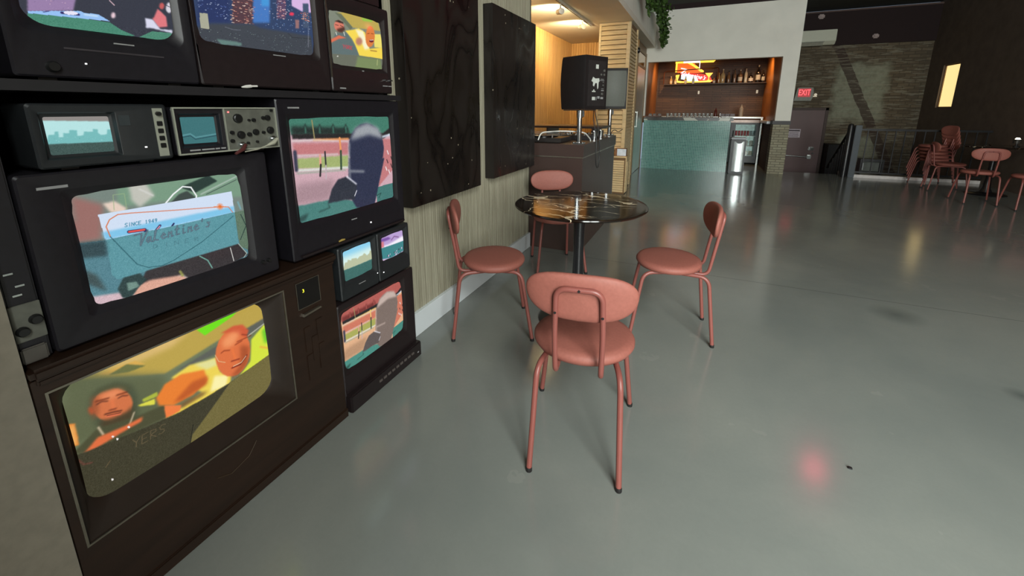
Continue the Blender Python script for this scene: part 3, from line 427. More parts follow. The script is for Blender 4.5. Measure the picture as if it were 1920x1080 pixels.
# front wall of the bar with its opening
struct(simple('wall_bar_front', WHITE, (-3, -1.17, 9.8, 9.95, 1.15, 3.32), (-1.17, 1.335, 9.8, 9.95, 2.295, 3.32), (1.335, 1.6, 9.8, 9.95, 1.07, 3.32), (1.5, 1.6, 9.95, YB, -1.2, 3.32)))
struct(simple('trim_2', HEADER, (-3, 1.6, 9.79, 9.96, 3.32, 3.42)))
struct(simple('wall_bar_front_upper', DARKCEIL, (-3, 1.6, 9.83, 9.96, 3.42, ZC)))
struct(simple('wall_pillar', BRICKP, (1.315, 1.6, 9.8, 10.1, 0, 1.0)))
struct(simple('trim_3', mat('black_ledge', (30, 24, 22), .5), (1.3, 1.61, 9.78, 10.1, 1.0, 1.07)))
struct(simple('wall_half', BRICKD, (1.32, 1.5, 10.1, 11.25, 0, 1.0)))
struct(simple('trim_4', BASEB, (1.24, 1.5, 10.1, 11.25, 1.0, 1.05)))
struct(simple('wall_bar_back', BRICKB, (-1.3, 1.5, 12.1, 12.2, 0, 2.6)))
struct(simple('wall_bar_side_left', ORANGEWOOD, (-1.25, -1.17, 9.95, 12.1, 1.0, 2.6)))
struct(simple('wall_bar_side_right', ORANGEWOOD, (1.335, 1.42, 9.95, 12.1, 1.05, 2.6)))
struct(simple('ceiling_bar', BRICKB, (-1.3, 1.5, 9.95, 12.2, 2.55, 2.62)))
# far brick wall, stair well, right wall
struct(simple('wall_back', BRICK, (1.6, XR, YB, YB+.15, -1.3, 2.8)))
struct(simple('wall_back_header', HEADER, (1.6, XR, YB-.06, YB+.15, 2.8, 3.585)))
struct(simple('trim_5', mat('dull_header_edge', (92, 72, 66), .7), (1.6, XR, YB-.08, YB-.06, 3.55, 3.585)))
struct(simple('floor_landing', mat('grey_landing_concrete', (90, 86, 78), .7), (1.6, XR, 10.3, YB, -1.3, -.9)))
mb = MB()
for i in range(5): mb.box(1.6, 2.7, 10.3+.27*i, 10.3+.27*(i+1), -.9, -.18*(i+1)+.0)
struct(mb.build('floor_stairs', mat('dark_stair_tread', (58, 54, 50), .6)))
struct(simple('wall_stair_dark', mat('black_stair_box', (14, 13, 14), .7), (2.86, 3.24, YB-.5, YB, -.35, .46)))
struct(simple('wall_stair_grey', mat('grey_stair_box', (96, 94, 84), .8), (2.84, 3.3, YB-.52, YB, -.9, -.35)))
struct(simple('trim_6', mat('pale_curb', (214, 208, 204), .4), (2.78, XR, 9.98, 10.06, .0, .055)))
WY0, WY1, WZ0, WZ1 = 11.5, 12.15, 1.33, 2.21
struct(simple('wall_right', DARKWALL, (XR, XR+.25, -2.8, WY0, -1.3, ZC), (XR, XR+.25, WY1, YB+.15, -1.3, ZC), (XR, XR+.25, WY0, WY1, -1.3, WZ0), (XR, XR+.25, WY0, WY1, WZ1, ZC)))
t = bpy.data.objects.new('window_1', None); COL.objects.link(t); t['kind'] = 'structure'; t.location = (XR+.1, (WY0+WY1)/2, WZ0)
mb = MB(t.location); mb.box(XR+.05, XR+.07, WY0, WY1, WZ0, WZ1); mb.build('window_pane', mat('sunlit_frosted_glass', (240, 214, 150), .5, emit=(246, 216, 146), estr=1.15), t)
mb = MB(t.location)
for b in ((WY0, WY0+.02, WZ0, WZ1), (WY1-.02, WY1, WZ0, WZ1), (WY0, WY1, WZ1-.02, WZ1), (WY0, WY1, WZ0, WZ0+.02), (WY0+.06, WY0+.068, WZ0, WZ1)): mb.box(XR+.03, XR+.05, *b)
mb.build('window_frame', mat('brown_window_frame', (110, 80, 44), .6), t)
# wall behind the camera with the shop windows that light the room
FW = -2.6
ops = [(.6, 2.4), (2.6, 4.4)]
bx = [(-3, XR, FW-.15, FW, 0, 1.0), (-3, XR, FW-.15, FW, 3.4, ZC)]
struct(simple('wall_added_blocker', mat('warm_brown_blocker', (120, 88, 58), .6), (-1.29, .58, -1.0, -.88, 0, ZC)))  # added unseen wall: shades the near-left floor and sets, brown for warmer bounce
xs = [-3]+[v for o in ops for v in o]+[XR]
for i in range(0, len(xs), 2): bx.append((xs[i], xs[i+1], FW-.15, FW, 1.0, 3.4))
struct(simple('wall_front', BEIGE, *bx))
for i, (a, b) in enumerate(ops):
    t = bpy.data.objects.new('window_%d' % (i+2), None); COL.objects.link(t); t['kind'] = 'structure'; t.location = ((a+b)/2, FW-.1, 1.0)
    mb = MB(t.location)
    for q in ((a, a+.05, 1.0, 3.4), (b-.05, b, 1.0, 3.4), (a, b, 1.0, 1.05), (a, b, 3.35, 3.4), (a, b, 2.4, 2.44)): mb.box(q[0], q[1], FW-.13, FW-.06, q[2], q[3])
    mb.build('window_frame', mat('black_window_frame', (30, 30, 32), .5), t)

# exit door (on the lower landing) and steel service door
d = bpy.data.objects.new('door_1', None); COL.objects.link(d); d['kind'] = 'structure'; d.location = (2.3, YB-.03, -.9)
mb = MB(d.location); mb.box(1.80, 2.79, YB-.05, YB-.005, -.9, 1.27, bev=.003); mb.build('door_leaf', mat('dark_maroon_door', (92, 66, 64), .5, var=.06, nscale=3), d)
mb = MB(d.location); mb.box(2.79, 2.85, YB-.07, YB, -.9, 1.33); mb.box(1.74, 1.80, YB-.07, YB, -.9, 1.33); mb.box(1.74, 2.85, YB-.07, YB, 1.27, 1.33); mb.build('door_frame', mat('brown_door_frame', (66, 48, 42), .6), d)
mb = MB(d.location); mb.tube([(1.84, YB-.11, .14), (2.56, YB-.11, .10)], .014); mb.box(2.53, 2.62, YB-.13, YB-.05, .06, .16, bev=.01); o = mb.build('push_bar', STEEL, d, smooth=True)
mb = MB(d.location); mb.box(2.54, 2.66, YB-.09, YB-.05, .27, .36, bev=.01); mb.build('door_latch', CHROME, d)
mb = MB(d.location); mb.lathe([(.02, YB-.09), (.02, YB-.05)], (2.65, 0, .2), 12, axis='y'); mb.build('door_lock', CHROME, d)
d = bpy.data.objects.new('door_2', None); COL.objects.link(d); d['kind'] = 'structure'; d.location = (-1.2, 9.27, 0)
mb = MB(d.location); mb.box(-1.225, -1.205, 8.55, 9.68, .01, 2.12, bev=.003); mb.build('door_leaf', mat('steel_door_face', (206, 214, 204), .32, .6, var=.1, nscale=3, stretch=(3, 3, 1)), d)
mb = MB(d.location)
for q in ((8.47, 8.55, 0, 2.46), (9.68, 9.74, 0, 2.46), (8.55, 9.68, 2.12, 2.17), (8.55, 9.68, 2.40, 2.46)): mb.box(-1.24, -1.198, *q)
mb.build('door_frame', mat('tan_door_frame', (150, 124, 86), .5), d)
mb = MB(d.location); mb.box(-1.226, -1.21, 8.55, 9.68, 2.17, 2.40); mb.build('transom_pane', mat('mirror_transom', (220, 190, 160), .08, 1), d)
mb = MB(d.location); mb.tube([(-1.18, 8.66, .95), (-1.18, 8.66, 1.25)], .012); mb.box(-1.205, -1.175, 8.65, 8.67, .95, .97); mb.box(-1.205, -1.175, 8.65, 8.67, 1.23, 1.25); mb.build('door_handle', STEEL, d)
mb = MB((-1.2, 8.4, 2.42)); mb.lathe([(.055, -1.215), (.05, -1.18), (.03, -1.165)], (0, 8.45, 2.38), 16, axis='x'); 
tag(mb.build('security_camera', mat('black_plastic', (24, 24, 26), .35), smooth=True), 'small black dome camera on the brown panel above the steel door', 'camera')
# ------------------------------------------------------------------ the wall of television sets
PL = mat('black_tv_plastic', (27, 25, 30), .4, var=.15, nscale=60, bmp=.04)
PL2 = mat('brown_black_tv_plastic', (35, 27, 28), .4, var=.12, nscale=50, bmp=.04)
PLG = mat('charcoal_monitor_plastic', (36, 39, 41), .4, var=.1, nscale=50)
WALNUT = wood_mat('dark_walnut_cabinet', (34, 21, 13), (46, 29, 19), (6, 1.2, 14), .42)
SILVERLINE = mat('dull_silver_trim', (158, 150, 136), .3, .9)
GREYM = mat('instrument_grey', (150, 152, 138), .5, var=.1)
PANELG = mat('instrument_panel_grey', (96, 97, 88), .55, var=.2, nscale=30)
KNOB = mat('black_knob', (26, 26, 26), .35)
PRINT = mat('pale_grey_print', (150, 150, 150), .5)
REDLED = mat('red_led', (255, 120, 120), .4, emit=(255, 90, 90), estr=3)
WLED = mat('white_led', (255, 255, 255), .4, emit=(255, 255, 255), estr=2)
YLED = mat('yellow_display', (255, 240, 60), .4, emit=(235, 235, 60), estr=1.4)
XF = -1.30
TVG = 'vintage television sets stacked in the wall'
def tvset(name, label, key, body, scr, W, H, sc, m=PL, depth=.5, Xf=XF, margin=.014, bulge=.011, gain=1, cat='television', feet=True, rs=.02, taper=.75, sink=.014, group=TVG):
    off = (Xf, (body[0]+body[1])/2, body[2]); t = thing(name, label, cat, off, group=group)
    mb = MB(off); z0 = body[2]+(.006 if feet else 0)
    housing(mb, Xf, (body[0], body[1], z0, body[3]), scr, depth, m=margin, rs=rs, taper=taper, sink=sink); mb.build('housing', m, t, smooth=35)
    screen(key, scr, W, H, sc, Xf-sink, bulge, t, off, gain)
    if feet:
        for yy in (body[0]+.04, body[1]-.07):
            for xx in (.08, .3): mb = MB(off); mb.box(Xf-xx, Xf-xx+.06, yy, yy+.03, body[2], z0+.002); mb.build('foot', KNOB, t)
    return t, off
def plate(t, off, y0, y1, z0, z1, m=PRINT, Xf=XF, d=.0015, name='badge'):
    mb = MB(off); mb.box(Xf, Xf+d, y0, y1, z0, z1); return mb.build(name, m, t)
def knob(t, off, y, z, r, m=KNOB, Xf=XF, d=.012, name='knob'):
    mb = MB(off); mb.lathe([(r, Xf), (r*.95, Xf+d*.7), (r*.75, Xf+d)], (0, y, z), 14, axis='x')
    return mb.build(name, m, t, smooth=True)
def ring_line(mb, X, y0, y1, z0, z1, w=.004, d=.003):
    mb.box(X, X+d, y0, y1, z0, z0+w); mb.box(X, X+d, y0, y1, z1-w, z1); mb.box(X, X+d, y0, y0+w, z0+w, z1-w); mb.box(X, X+d, y1-w, y1, z0+w, z1-w)

# console television, lowest left
KX = -1.285; off = (KX, .71, 0)
t = thing('console_television', 'large walnut floor-standing console television showing two men on a yellow picture', 'television', off, group=TVG)
mb = MB(off)
fr = (.305, .895, .245, .68)
O = rrect(.289, 1.112, .035, .715, .004, KX); I = rrect(fr[0], fr[1], fr[2], fr[3], .004, KX)
mb.loops([rrect(fr[0]+.002, fr[1]-.002, fr[2]+.002, fr[3]-.002, .004, KX-.03), I, O, rrect(.289, 1.112, .035, .715, .004, KX-.5)], cap1=True)
mb.build('cabinet', WALNUT, t)
mb = MB(off); mb.box(KX-.5, KX+.018, .289, 1.125, .715, .745, bev=.008); mb.box(KX-.5, KX+.008, .298, 1.116, .70, .716, bev=.004); mb.build('cabinet_top', WALNUT, t)
mb = MB(off); mb.box(KX-.49, KX+.006, .302, 1.118, 0, .04, bev=.004); mb.build('plinth', WALNUT, t)
mb = MB(off); sc = (.335, .83, .322, .668)
mb.loops([rrect(sc[0]+.004, sc[1]-.004, sc[2]+.004, sc[3]-.004, .045, KX-.034), rrect(sc[0]-.004, sc[1]+.004, sc[2]-.004, sc[3]+.003, .045, KX-.026), rrect(sc[0]-.012, sc[1]+.05, sc[2]-.05, sc[3]+.006, .02, KX-.012), rrect(fr[0]+.002, fr[1]-.002, fr[2]+.002, fr[3]-.002, .006, KX-.003)])
mb.build('screen_surround', mat('brown_screen_surround', (38, 27, 20), .4), t, smooth=30)
mb = MB(off); ring_line(mb, KX-.001, *fr, w=.005, d=.004); mb.build('trim_strip', SILVERLINE, t)
screen('K', (.335, .83, .322, .668), 400, 280, 2.57, KX-.034, .018, t, off)
p = plate(t, off, .942, 1.042, .578, .682, mat('black_tuner_panel', (20, 18, 17), .25), KX, .002, 'tuner_panel')
mb = MB(off); ring_line(mb, KX+.002, .942, 1.042, .578, .682, w=.0018, d=.001); o = mb.build('tuner_outline', SILVERLINE, t)
text('channel_digit', '3', .018, YLED, t, (KX+.0035-off[0], .970-off[1], .645-off[2]), (PI/2, 0, PI/2), .0003)
mb = MB(off); mb.prism([(.955, .548), (1.035, .553), (1.03, .56), (.96, .556)], KX, KX+.012, 'x'); mb.build('pull_handle', SILVERLINE, t)
for yy, za, zb in ((.955, .40, .50), (.955, .28, .385), (1.01, .42, .51), (1.01, .30, .405), (.982, .35, .45)):
    mb = MB(off); mb.box(KX-.001, KX+.003, yy, yy+.028, za, zb, bev=.0015); mb.build('grille_moulding', WALNUT, t)
mb = MB(off); mb.tube([(KX+.003, .60, .17), (KX+.003, .64, .15), (KX+.003, .70, .165), (KX+.003, .73, .20)], .0006, 5); mb.build('scratch', mat('tan_scratch', (84, 66, 44), .5), t)

# broad set above it
t, off = tvset('television', 'black television on top of the console, showing a diner business card in a hand', 'D', (.345, .905, .746, 1.162), (.425, .815, .825, 1.107), 330, 236, 3.86, rs=.014)
plate(t, off, .375, .425, 1.127, 1.133); knob(t, off, .865, .80, .006); knob(t, off, .845, .80, .006)
# lower right set
t, off = tvset('television', 'brown-black television at the bottom right of the stack with a row of control buttons', 'E', (1.128, 1.625, 0, .502), (1.15, 1.54, .185, .46), 270, 190, 3.75, PL2, feet=False, rs=.02)
mb = MB(off); mb.box(XF-.01, XF+.03, 1.13, 1.626, 0, .085, bev=.006); mb.build('control_ledge', PL2, t)
for i in range(9):
    mb = MB(off); y = 1.30+i*.03; mb.box(XF+.03, XF+.034, y, y+.018, .045, .056); mb.build('control_button', mat('grey_button', (92, 84, 80), .4), t)
mb = MB(off); mb.box(XF+.03, XF+.032, 1.59, 1.60, .03, .036); mb.build('badge', PRINT, t)
# big set over the small pair
t, off = tvset('television', 'large black television beside the reeded wall showing a helmeted head in a stadium', 'C', (.962, 1.587, .748, 1.336), (1.01, 1.53, .885, 1.27), 260, 192, 3.6, rs=.01, bulge=.007)
plate(t, off, 1.005, 1.05, 1.302, 1.307); plate(t, off, 1.245, 1.275, .845, .849)
mb = MB(off); mb.box(XF, XF+.002, 1.352, 1.357, .806, .811); mb.build('power_light', WLED, t)
mb = MB(off); mb.box(XF, XF+.012, .99, 1.57, .765, .772); mb.build('lower_moulding', PL2, t)
# pair of small monitors
t, off = tvset('small_monitor', 'small black monitor, left of the little pair, showing a pale blue skyline', 'F1', (1.158, 1.38, .504, .744), (1.19, 1.357, .583, .722), 160, 132, 1.5, PLG, .3, rs=.008, bulge=.005, cat='monitor', group='little pair of monitors', taper=.9)
plate(t, off, 1.255, 1.295, .553, .556); mb = MB(off); mb.box(XF, XF+.002, 1.40-.03, 1.403-.03, .56, .563); mb.build('power_light', WLED, t)
t, off = tvset('small_monitor', 'small black monitor, right of the little pair, showing a purple and teal picture', 'F2', (1.385, 1.61, .504, .744), (1.42, 1.58, .595, .715), 160, 120, 1.5, PLG, .3, rs=.008, bulge=.005, cat='monitor', group='little pair of monitors', taper=.9)
mb = MB(off); mb.box(XF, XF+.002, 1.41, 1.414, .548, .552); mb.build('power_light', WLED, t)
# pale skyline monitor and oscilloscope
t, off = tvset('rack_monitor', 'low dark monitor with pale teal skyline and a strip of push buttons', 'A', (.388, .645, 1.164, 1.312), (.41, .53, 1.195, 1.287), 160, 122, 2.9, PLG, .35, rs=.004, cat='monitor', margin=.006, group=None, gain=1.0, bulge=.002)
plate(t, off, .612, .634, 1.178, 1.302, GREYM, name='button_strip')
for i in range(4):
    mb = MB(off); mb.box(XF+.001, XF+.005, .617, .629, 1.20+i*.019, 1.212+i*.019, bev=.001); mb.build('push_button', KNOB, t)
knob(t, off, .623, 1.288, .006); plate(t, off, .54, .562, 1.26, 1.285, mat('dark_glass_window', (60, 66, 68), .2), name='indicator_window')
mb = MB(off); mb.box(XF, XF+.002, .583, .587, 1.203, 1.206); mb.build('power_light', WLED, t)
t, off = tvset('oscilloscope', 'grey oscilloscope with dim teal trace screen and a panel of knobs', 'B', (.655, .955, 1.167, 1.305), (.675, .772, 1.20, 1.282), 130, 110, 6.5, PL, .35, rs=.003, cat='oscilloscope', margin=.005, bulge=.002, group=None)
mb = MB(off); ring_line(mb, XF, .655, .955, 1.175, 1.305, w=.004, d=.006); mb.box(XF, XF+.005, .788, .791, 1.178, 1.302); mb.build('case_rim', GREYM, t)
plate(t, off, .791, .951, 1.179, 1.301, PANELG, d=.002, name='front_panel')
for y, z, r in ((.828, 1.272, .014), (.832, 1.222, .012), (.862, 1.266, .004), (.877, 1.266, .006), (.91, 1.272, .006), (.925, 1.272, .009), (.858, 1.222, .007), (.88, 1.228, .01), (.905, 1.226, .005), (.93, 1.232, .012), (.805, 1.23, .006), (.803, 1.205, .006), (.85, 1.196, .004), (.88, 1.198, .004), (.94, 1.295, .004)):
    knob(t, off, y, z, r, Xf=XF+.002, d=.008)
for y, z in ((.828, 1.192), (.932, 1.205)):
    mb = MB(off); mb.lathe([(.009, XF), (.009, XF+.012), (.006, XF+.012), (.006, XF+.024)], (0, y, z), 12, axis='x'); mb.build('probe_socket', CHROME, t, smooth=True)
mb = MB(off); mb.lathe([(.003, XF), (.002, XF+.004)], (0, .803, 1.291), 8, axis='x'); mb.build('power_light', REDLED, t)
for a, b in ((.685, .712), (.716, .75), (.753, .765), (.769, .782)): plate(t, off, a, b, 1.184, 1.188)
# probe leads plugged into the scope
mb = MB((XF, .91, 1.19)); mb.tube([(XF+.03, .932, 1.205), (XF+.032, .915, 1.193), (XF+.03, .895, 1.186)], [.005, .007, .003], 8)
mb.tube([(XF+.03, .895, 1.186), (XF+.03, .86, 1.176), (XF+.03, .82, 1.172)], .002, 6)
tag(mb.build('probe_lead', mat('ivory_probe', (170, 168, 150), .4), smooth=True), 'ivory probe lead plugged into the front of the oscilloscope', 'cable')
mb = MB((XF, .8, 1.17)); mb.tube([(XF+.022, .828, 1.192), (XF+.03, .815, 1.18), (XF+.03, .79, 1.168)], [.005, .006, .004], 8)
tag(mb.build('probe_clip', mat('red_clip', (84, 40, 38), .5), smooth=True), 'dull red clip hanging from the lower left socket of the oscilloscope', 'cable')
# shelf and top row
tag(simple('shelf_board', mat('black_shelf_board', (26, 24, 27), .6), (-2.0, XF+.006, .29, 1.6, 1.338, 1.361)), 'black shelf board carrying the top row of televisions', 'shelf')
t, off = tvset('television', 'dark television at the top left, showing a black figure over a green field', 'TV1', (.385, .74, 1.362, 1.80), (.42, .70, 1.476, 1.69), 240, 184, 5.6, rs=.03)
knob(t, off, .445, 1.39, .012); plate(t, off, .56, .60, 1.452, 1.455); plate(t, off, .47, .66, 1.43, 1.434, mat('dim_slot', (60, 56, 60), .4), name='slot')
mb = MB(off); mb.box(XF, XF+.002, .50, .503, 1.40, 1.403); mb.build('power_light', WLED, t)
t, off = tvset('television', 'dark television in the middle of the top row, showing city towers with lit windows', 'TV2', (.745, 1.203, 1.362, 1.88), (.76, 1.15, 1.486, 1.78), 280, 212, 5.9, PL2, rs=.02)
plate(t, off, .975, 1.02, 1.472, 1.475)
t, off = tvset('television', 'small brown television, right end of the top row, two men on screen', 'TV3', (1.21, 1.552, 1.362, 1.722), (1.23, 1.51, 1.468, 1.668), 220, 160, 3.5, PL2, rs=.006)
plate(t, off, 1.245, 1.275, 1.378, 1.383); plate(t, off, 1.37, 1.38, 1.452, 1.456)
mb = MB(off); mb.box(XF, XF+.004, 1.207, 1.211, 1.42, 1.722); mb.build('trim_strip', SILVERLINE, t)
for y in (1.50, 1.53, 1.54): knob(t, off, y, 1.425, .004, CHROME)
for q in ((1.49, 1.52, 1.398, 1.402), (1.525, 1.545, 1.398, 1.402)): plate(t, off, *q)
tag(simple('audio_deck', PL2, (-1.75, XF-.01, 1.215, 1.515, 1.724, 1.86), bev=.006), 'dark brown deck resting on the small top right television', 'audio deck')
# left edge: instrument with a pale knob panel
off = (XF, .32, .746); t = thing('test_instrument', 'narrow dark instrument with a pale knob panel beside the beige wall', 'instrument', off)
mb = MB(off); mb.box(-1.7, XF-.015, .292, .342, .746, 1.3, bev=.004); mb.build('case', PL, t)
mb = MB(off); mb.box(XF-.016, XF-.011, .293, .341, .80, .885, bev=.001); mb.build('knob_panel', PANELG, t)
for y, z in ((.305, .825), (.328, .845)): knob(t, off, y, z, .011, Xf=XF-.011)
mb = MB(off); mb.box(XF-.016, XF-.008, .294, .335, .748, .785, bev=.003); mb.build('lower_block', mat('dim_grey_block', (84, 80, 74), .5), t)
for y, z in ((.30, .955), (.312, .925), (.305, .905)):
    mb = MB(off); mb.box(XF-.015, XF-.011, y, y+.014, z, z+.004); mb.build('highlight_bar', CHROME, t)  # small chrome bars modelled in place of highlights on the dark case
mb = MB((XF+.0, .87, 1.362)); mb.tube([(XF+.002, .855, 1.366), (XF+.002, .87, 1.368), (XF+.002, .885, 1.370)], [.002, .005, .005], 8); mb.tube([(XF+.002, .885, 1.370), (XF+.002, .905, 1.371)], .003, 8)
tag(mb.build('cable_plug', mat('white_plug', (225, 222, 215), .4), smooth=True), 'white cable plug lying on the edge of the black shelf', 'plug')
mb = MB((XF, 1.2, .745)); mb.tube([(XF+.006, 1.165, .776), (XF+.006, 1.18, .778), (XF+.006, 1.195, .777)], [.003, .005, .003], 8)
tag(mb.build('cable_plug', mat('yellow_plug', (176, 150, 80), .4), smooth=True), 'yellowish plug on the lower moulding of the big television', 'plug')

# ------------------------------------------------------------------ chairs and tables
PINK = mat('dusty_pink_fabric', (152, 90, 78), .62, var=.07, nscale=90, bmp=.12)
PINKM = mat('dusty_pink_metal', (138, 78, 70), .38, var=.04, nscale=10)
RUB = mat('black_rubber', (24, 20, 20), .6)
def pillow(mb, c, w, h, th, ex=2.7, tilt=0, curve=0, nu=40, nv=14):
    """superellipse cushion in the XZ plane, thickness along Y"""
    L = []
    for j in range(nv+1):
        b = PI*j/nv; s = math.sin(b)**.42; d = -math.cos(b)
        d = math.copysign(abs(d)**.8, d)
        ring = []
        for i in range(nu):
            a = 2*PI*i/nu; ca, sa = math.cos(a), math.sin(a)
            x = math.copysign(abs(ca)**(2/ex), ca)*w/2*max(s, .001); z = math.copysign(abs(sa)**(2/2.2), sa)*h/2*max(s, .001)
            x *= 1+.09*z/h*2*.6
            y = d*th/2+curve*(x/(w/2))**2
            ring.append((c[0]+x, c[1]+y-z*math.tan(tilt), c[2]+z))
        L.append(ring)
    mb.loops(L, cap0=True, cap1=True)
def make_chair(label, group):
    t = thing('cafe_chair', label, 'chair', group=group)
    mb = MB(); mb.lathe([(.001, .408), (.17, .408), (.188, .414), (.197, .428), (.197, .438), (.188, .450), (.165, .456), (.08, .459), (.001, .460)], (0, .022, 0), 48, .985, .92, cap=False); mb.build('seat', PINK, t, smooth=60)
    mb = MB(); pillow(mb, (0, -.208, .698), .372, .172, .036, ex=3.0, tilt=.10, curve=.028); mb.build('backrest', PINK, t, smooth=60)
    for sx in (-1, 1):
        pr, pf = (sx*.16, -.225, .006), (sx*.20, .225, .006)
        mb = MB(); mb.tube(fillet([pr, (sx*.145, -.175, .402), (sx*.11, 0, .402)], .055, 7), .0105, 12); l = mb.build('leg', PINKM, t, smooth=True)
        mb = MB(); mb.lathe([(.012, 0), (.012, .012), (.0108, .016)], (pr[0], pr[1], 0), 12); mb.build('foot_cap', RUB, l)
        mb = MB(); mb.tube(fillet([pf, (sx*.155, .165, .402), (sx*.11, 0, .402)], .055, 7), .0105, 12); l = mb.build('leg', PINKM, t, smooth=True)
        mb = MB(); mb.lathe([(.012, 0), (.012, .012), (.0108, .016)], (pf[0], pf[1], 0), 12); mb.build('foot_cap', RUB, l)
    mb = MB(); P = [(.078, -.02, .398), (.078, -.182, .392), (.080, -.208, .56), (.074, -.238, .738), (-.074, -.238, .738), (-.080, -.208, .56), (-.078, -.182, .392), (-.078, -.02, .398)]
    mb.tube(fillet(P, .04, 7), .0095, 12); mb.build('back_frame', PINKM, t, smooth=True)
    for x, z in ((0, .738), (-.077, .648), (.077, .648)):
        y = -.238-.0095 if x == 0 else -.2235-.0095
        mb = MB(); mb.lathe([(.004, y-.002), (.005, y+.003)], (x, 0, z), 10, axis='y'); mb.build('screw', RUB, t)
    return t
c0 = make_chair('dusty pink cafe chair nearest the camera, its back turned and its back frame showing', None)
def face(dx, dy): return math.atan2(-dx, dy)
c0.location = (-.343, 1.43, 0); c0.rotation_euler = (0, 0, face(-.07, .44))
G = 'pink cafe chairs around the near marble table'; c0['group'] = G
copy_thing(c0, (.139-.222, 2.507-.036, 0), face(-.987, -.16), 'dusty pink cafe chair on the right of the near marble table, open floor behind it', G)
copy_thing(c0, (-1.07, 2.06, 0), face(.868, .497), 'dusty pink cafe chair with its back against the reeded wall', G)
copy_thing(c0, (-1.03, 3.18, 0), face(.53, -.85), 'dusty pink cafe chair in front of the dark booth, behind the near marble table', G)

def make_table(label, loc, d=.78):
    t = thing('cafe_table', label, 'table', group=None)
    r = d/2
    mb = MB(); mb.lathe([(.001, .728), (r-.03, .728), (r-.008, .734), (r, .742), (r-.002, .748), (r-.005, .7497), (r-.010, .75), (r-.03, .75), (.001, .75)], (0, 0, 0), 96, cap=False); mb.build('tabletop', TABLEMARBLE, t, smooth=25)
    mb = MB(); mb.lathe([(.05, .73), (.044, .70), (.034, .60), (.031, .45), (.034, .25), (.048, .10), (.075, .035), (.08, .02)], (0, 0, 0), 32); mb.build('pedestal', mat('black_satin_metal', (26, 26, 28), .28), t, smooth=50)
    mb = MB(); mb.lathe([(.001, 0), (.235, 0), (.238, .006), (.225, .016), (.10, .030), (.06, .045), (.001, .045)], (0, 0, 0), 48, cap=False); mb.build('base_plate', mat('black_satin_metal', (26, 26, 28), .28), t, smooth=40)
    t.location = loc
    return t
t0 = make_table('round cafe table with veined black-brown marble top in the middle of four pink chairs', (-.615, 2.35, 0))
T2 = (4.13, 8.78, 0)
t2 = copy_thing(t0, T2, .8, 'dim round cafe table by the dark right wall')
G2 = 'pink chairs at the dim table by the dark wall'
copy_thing(c0, (3.64, 7.95, 0), face(.12, .97), 'dim pink chair at the far table, left of the two with backs to the camera', G2)
copy_thing(c0, (4.03, 7.66, 0), face(.15, .97), 'dim pink chair at the far table, right of the two with backs to the camera', G2)
copy_thing(c0, (3.70, 8.95, 0), face(.99, -.1), 'dim pink chair at the far table, between the table and the chair stack', G2)
for i in range(5):
    s = ['bottom', 'second from the bottom', 'middle', 'second from the top', 'topmost'][i]
    copy_thing(c0, (3.80-.014*i, 9.62, .06*i), face(-.97, -.22), 'dim pink chair, %s of the stack beside the black railing' % s, 'stacked pink chairs by the railing')
# lamp and napkin clip on the far table
off = (T2[0]+.02, T2[1]-.3, .75); t = thing('table_lamp', 'small dark table lamp with a bright top on the far table', 'lamp', (4.3, 8.7, .75)); off = (4.3, 8.7, .75)
mb = MB(off); mb.lathe([(.04, .75), (.035, .765), (.012, .77), (.012, .80)], (4.3, 8.7, 0), 14); mb.build('base', KNOB, t)
mb = MB(off); mb.lathe([(.045, .80), (.045, .855), (.04, .86)], (4.3, 8.7, 0), 14); mb.build('lamp_shade', mat('dark_glass_shade', (50, 46, 40), .3), t)
mb = MB(off); mb.lathe([(.03, .861), (.018, .885)], (4.3, 8.7, 0), 12); mb.build('bulb', mat('warm_bulb', (255, 250, 225), .4, emit=(255, 246, 215), estr=3), t)
mb = MB((3.93, 8.55, .75)); mb.tube([(3.88, 8.53, .76), (3.93, 8.55, .79), (3.98, 8.56, .757)], .008, 8)
tag(mb.build('napkin_clip', CHROME, smooth=True), 'small chrome clip on the left of the far table top', 'clip')

# ------------------------------------------------------------------ wall panels
def panel(y0, y1, z0, z1, label, lean=0):
    off = (-1.426, (y0+y1)/2, z0); mb = MB(off); mb.box(-1.4256, -1.352, y0, y1, z0, z1, bev=.002)
    return tag(mb.build('relief_panel', canvas_mat() if 'black_relief_paint' not in MATS else MATS['black_relief_paint']), label, 'art panel', 'black relief panels on the reeded wall')
panel(1.72, 2.475, .785, 2.2, 'larger black relief-painted panel beside the televisions')
panel(2.675, 3.49, .80, 2.0, 'smaller black relief-painted panel nearer the dark booth')
# ------------------------------------------------------------------ booth, speakers, gear
BOOTH = mat('dark_brown_laminate', (66, 50, 45), .38, var=.06, nscale=8)
off = (-1.6, 4.3, 0); t = thing('sound_booth', 'dark brown laminate booth counter with a thin metal line, in front of the honey alcove', 'counter', off)
mb = MB(off); mb.box(-2.4, -.925, 3.56, 5.02, 0, .875, bev=.003); mb.build('body', BOOTH, t)
mb = MB(off); mb.box(-2.4, -.915, 3.548, 5.06, .885, .995, bev=.003); mb.build('counter_band', BOOTH, t)
mb = MB(off); mb.box(-2.4, -.918, 3.552, 5.04, .875, .885); mb.build('metal_line', SILVERLINE, t)
mb = MB(off); mb.box(-1.05, -.93, 5.02, 5.06, 0, .885); mb.build('end_post', mat('grey_end_post', (128, 128, 116), .5), t)
off = (-1.6, 4.8, .995); t = thing('booth_shelf', 'dark raised shelf standing along the back of the booth counter', 'shelf', off)
mb = MB(off); mb.box(-2.35, -.95, 4.42, 4.92, 1.095, 1.118, bev=.004); mb.build('shelf_top', mat('dark_oak_shelf', (52, 38, 32), .35), t)
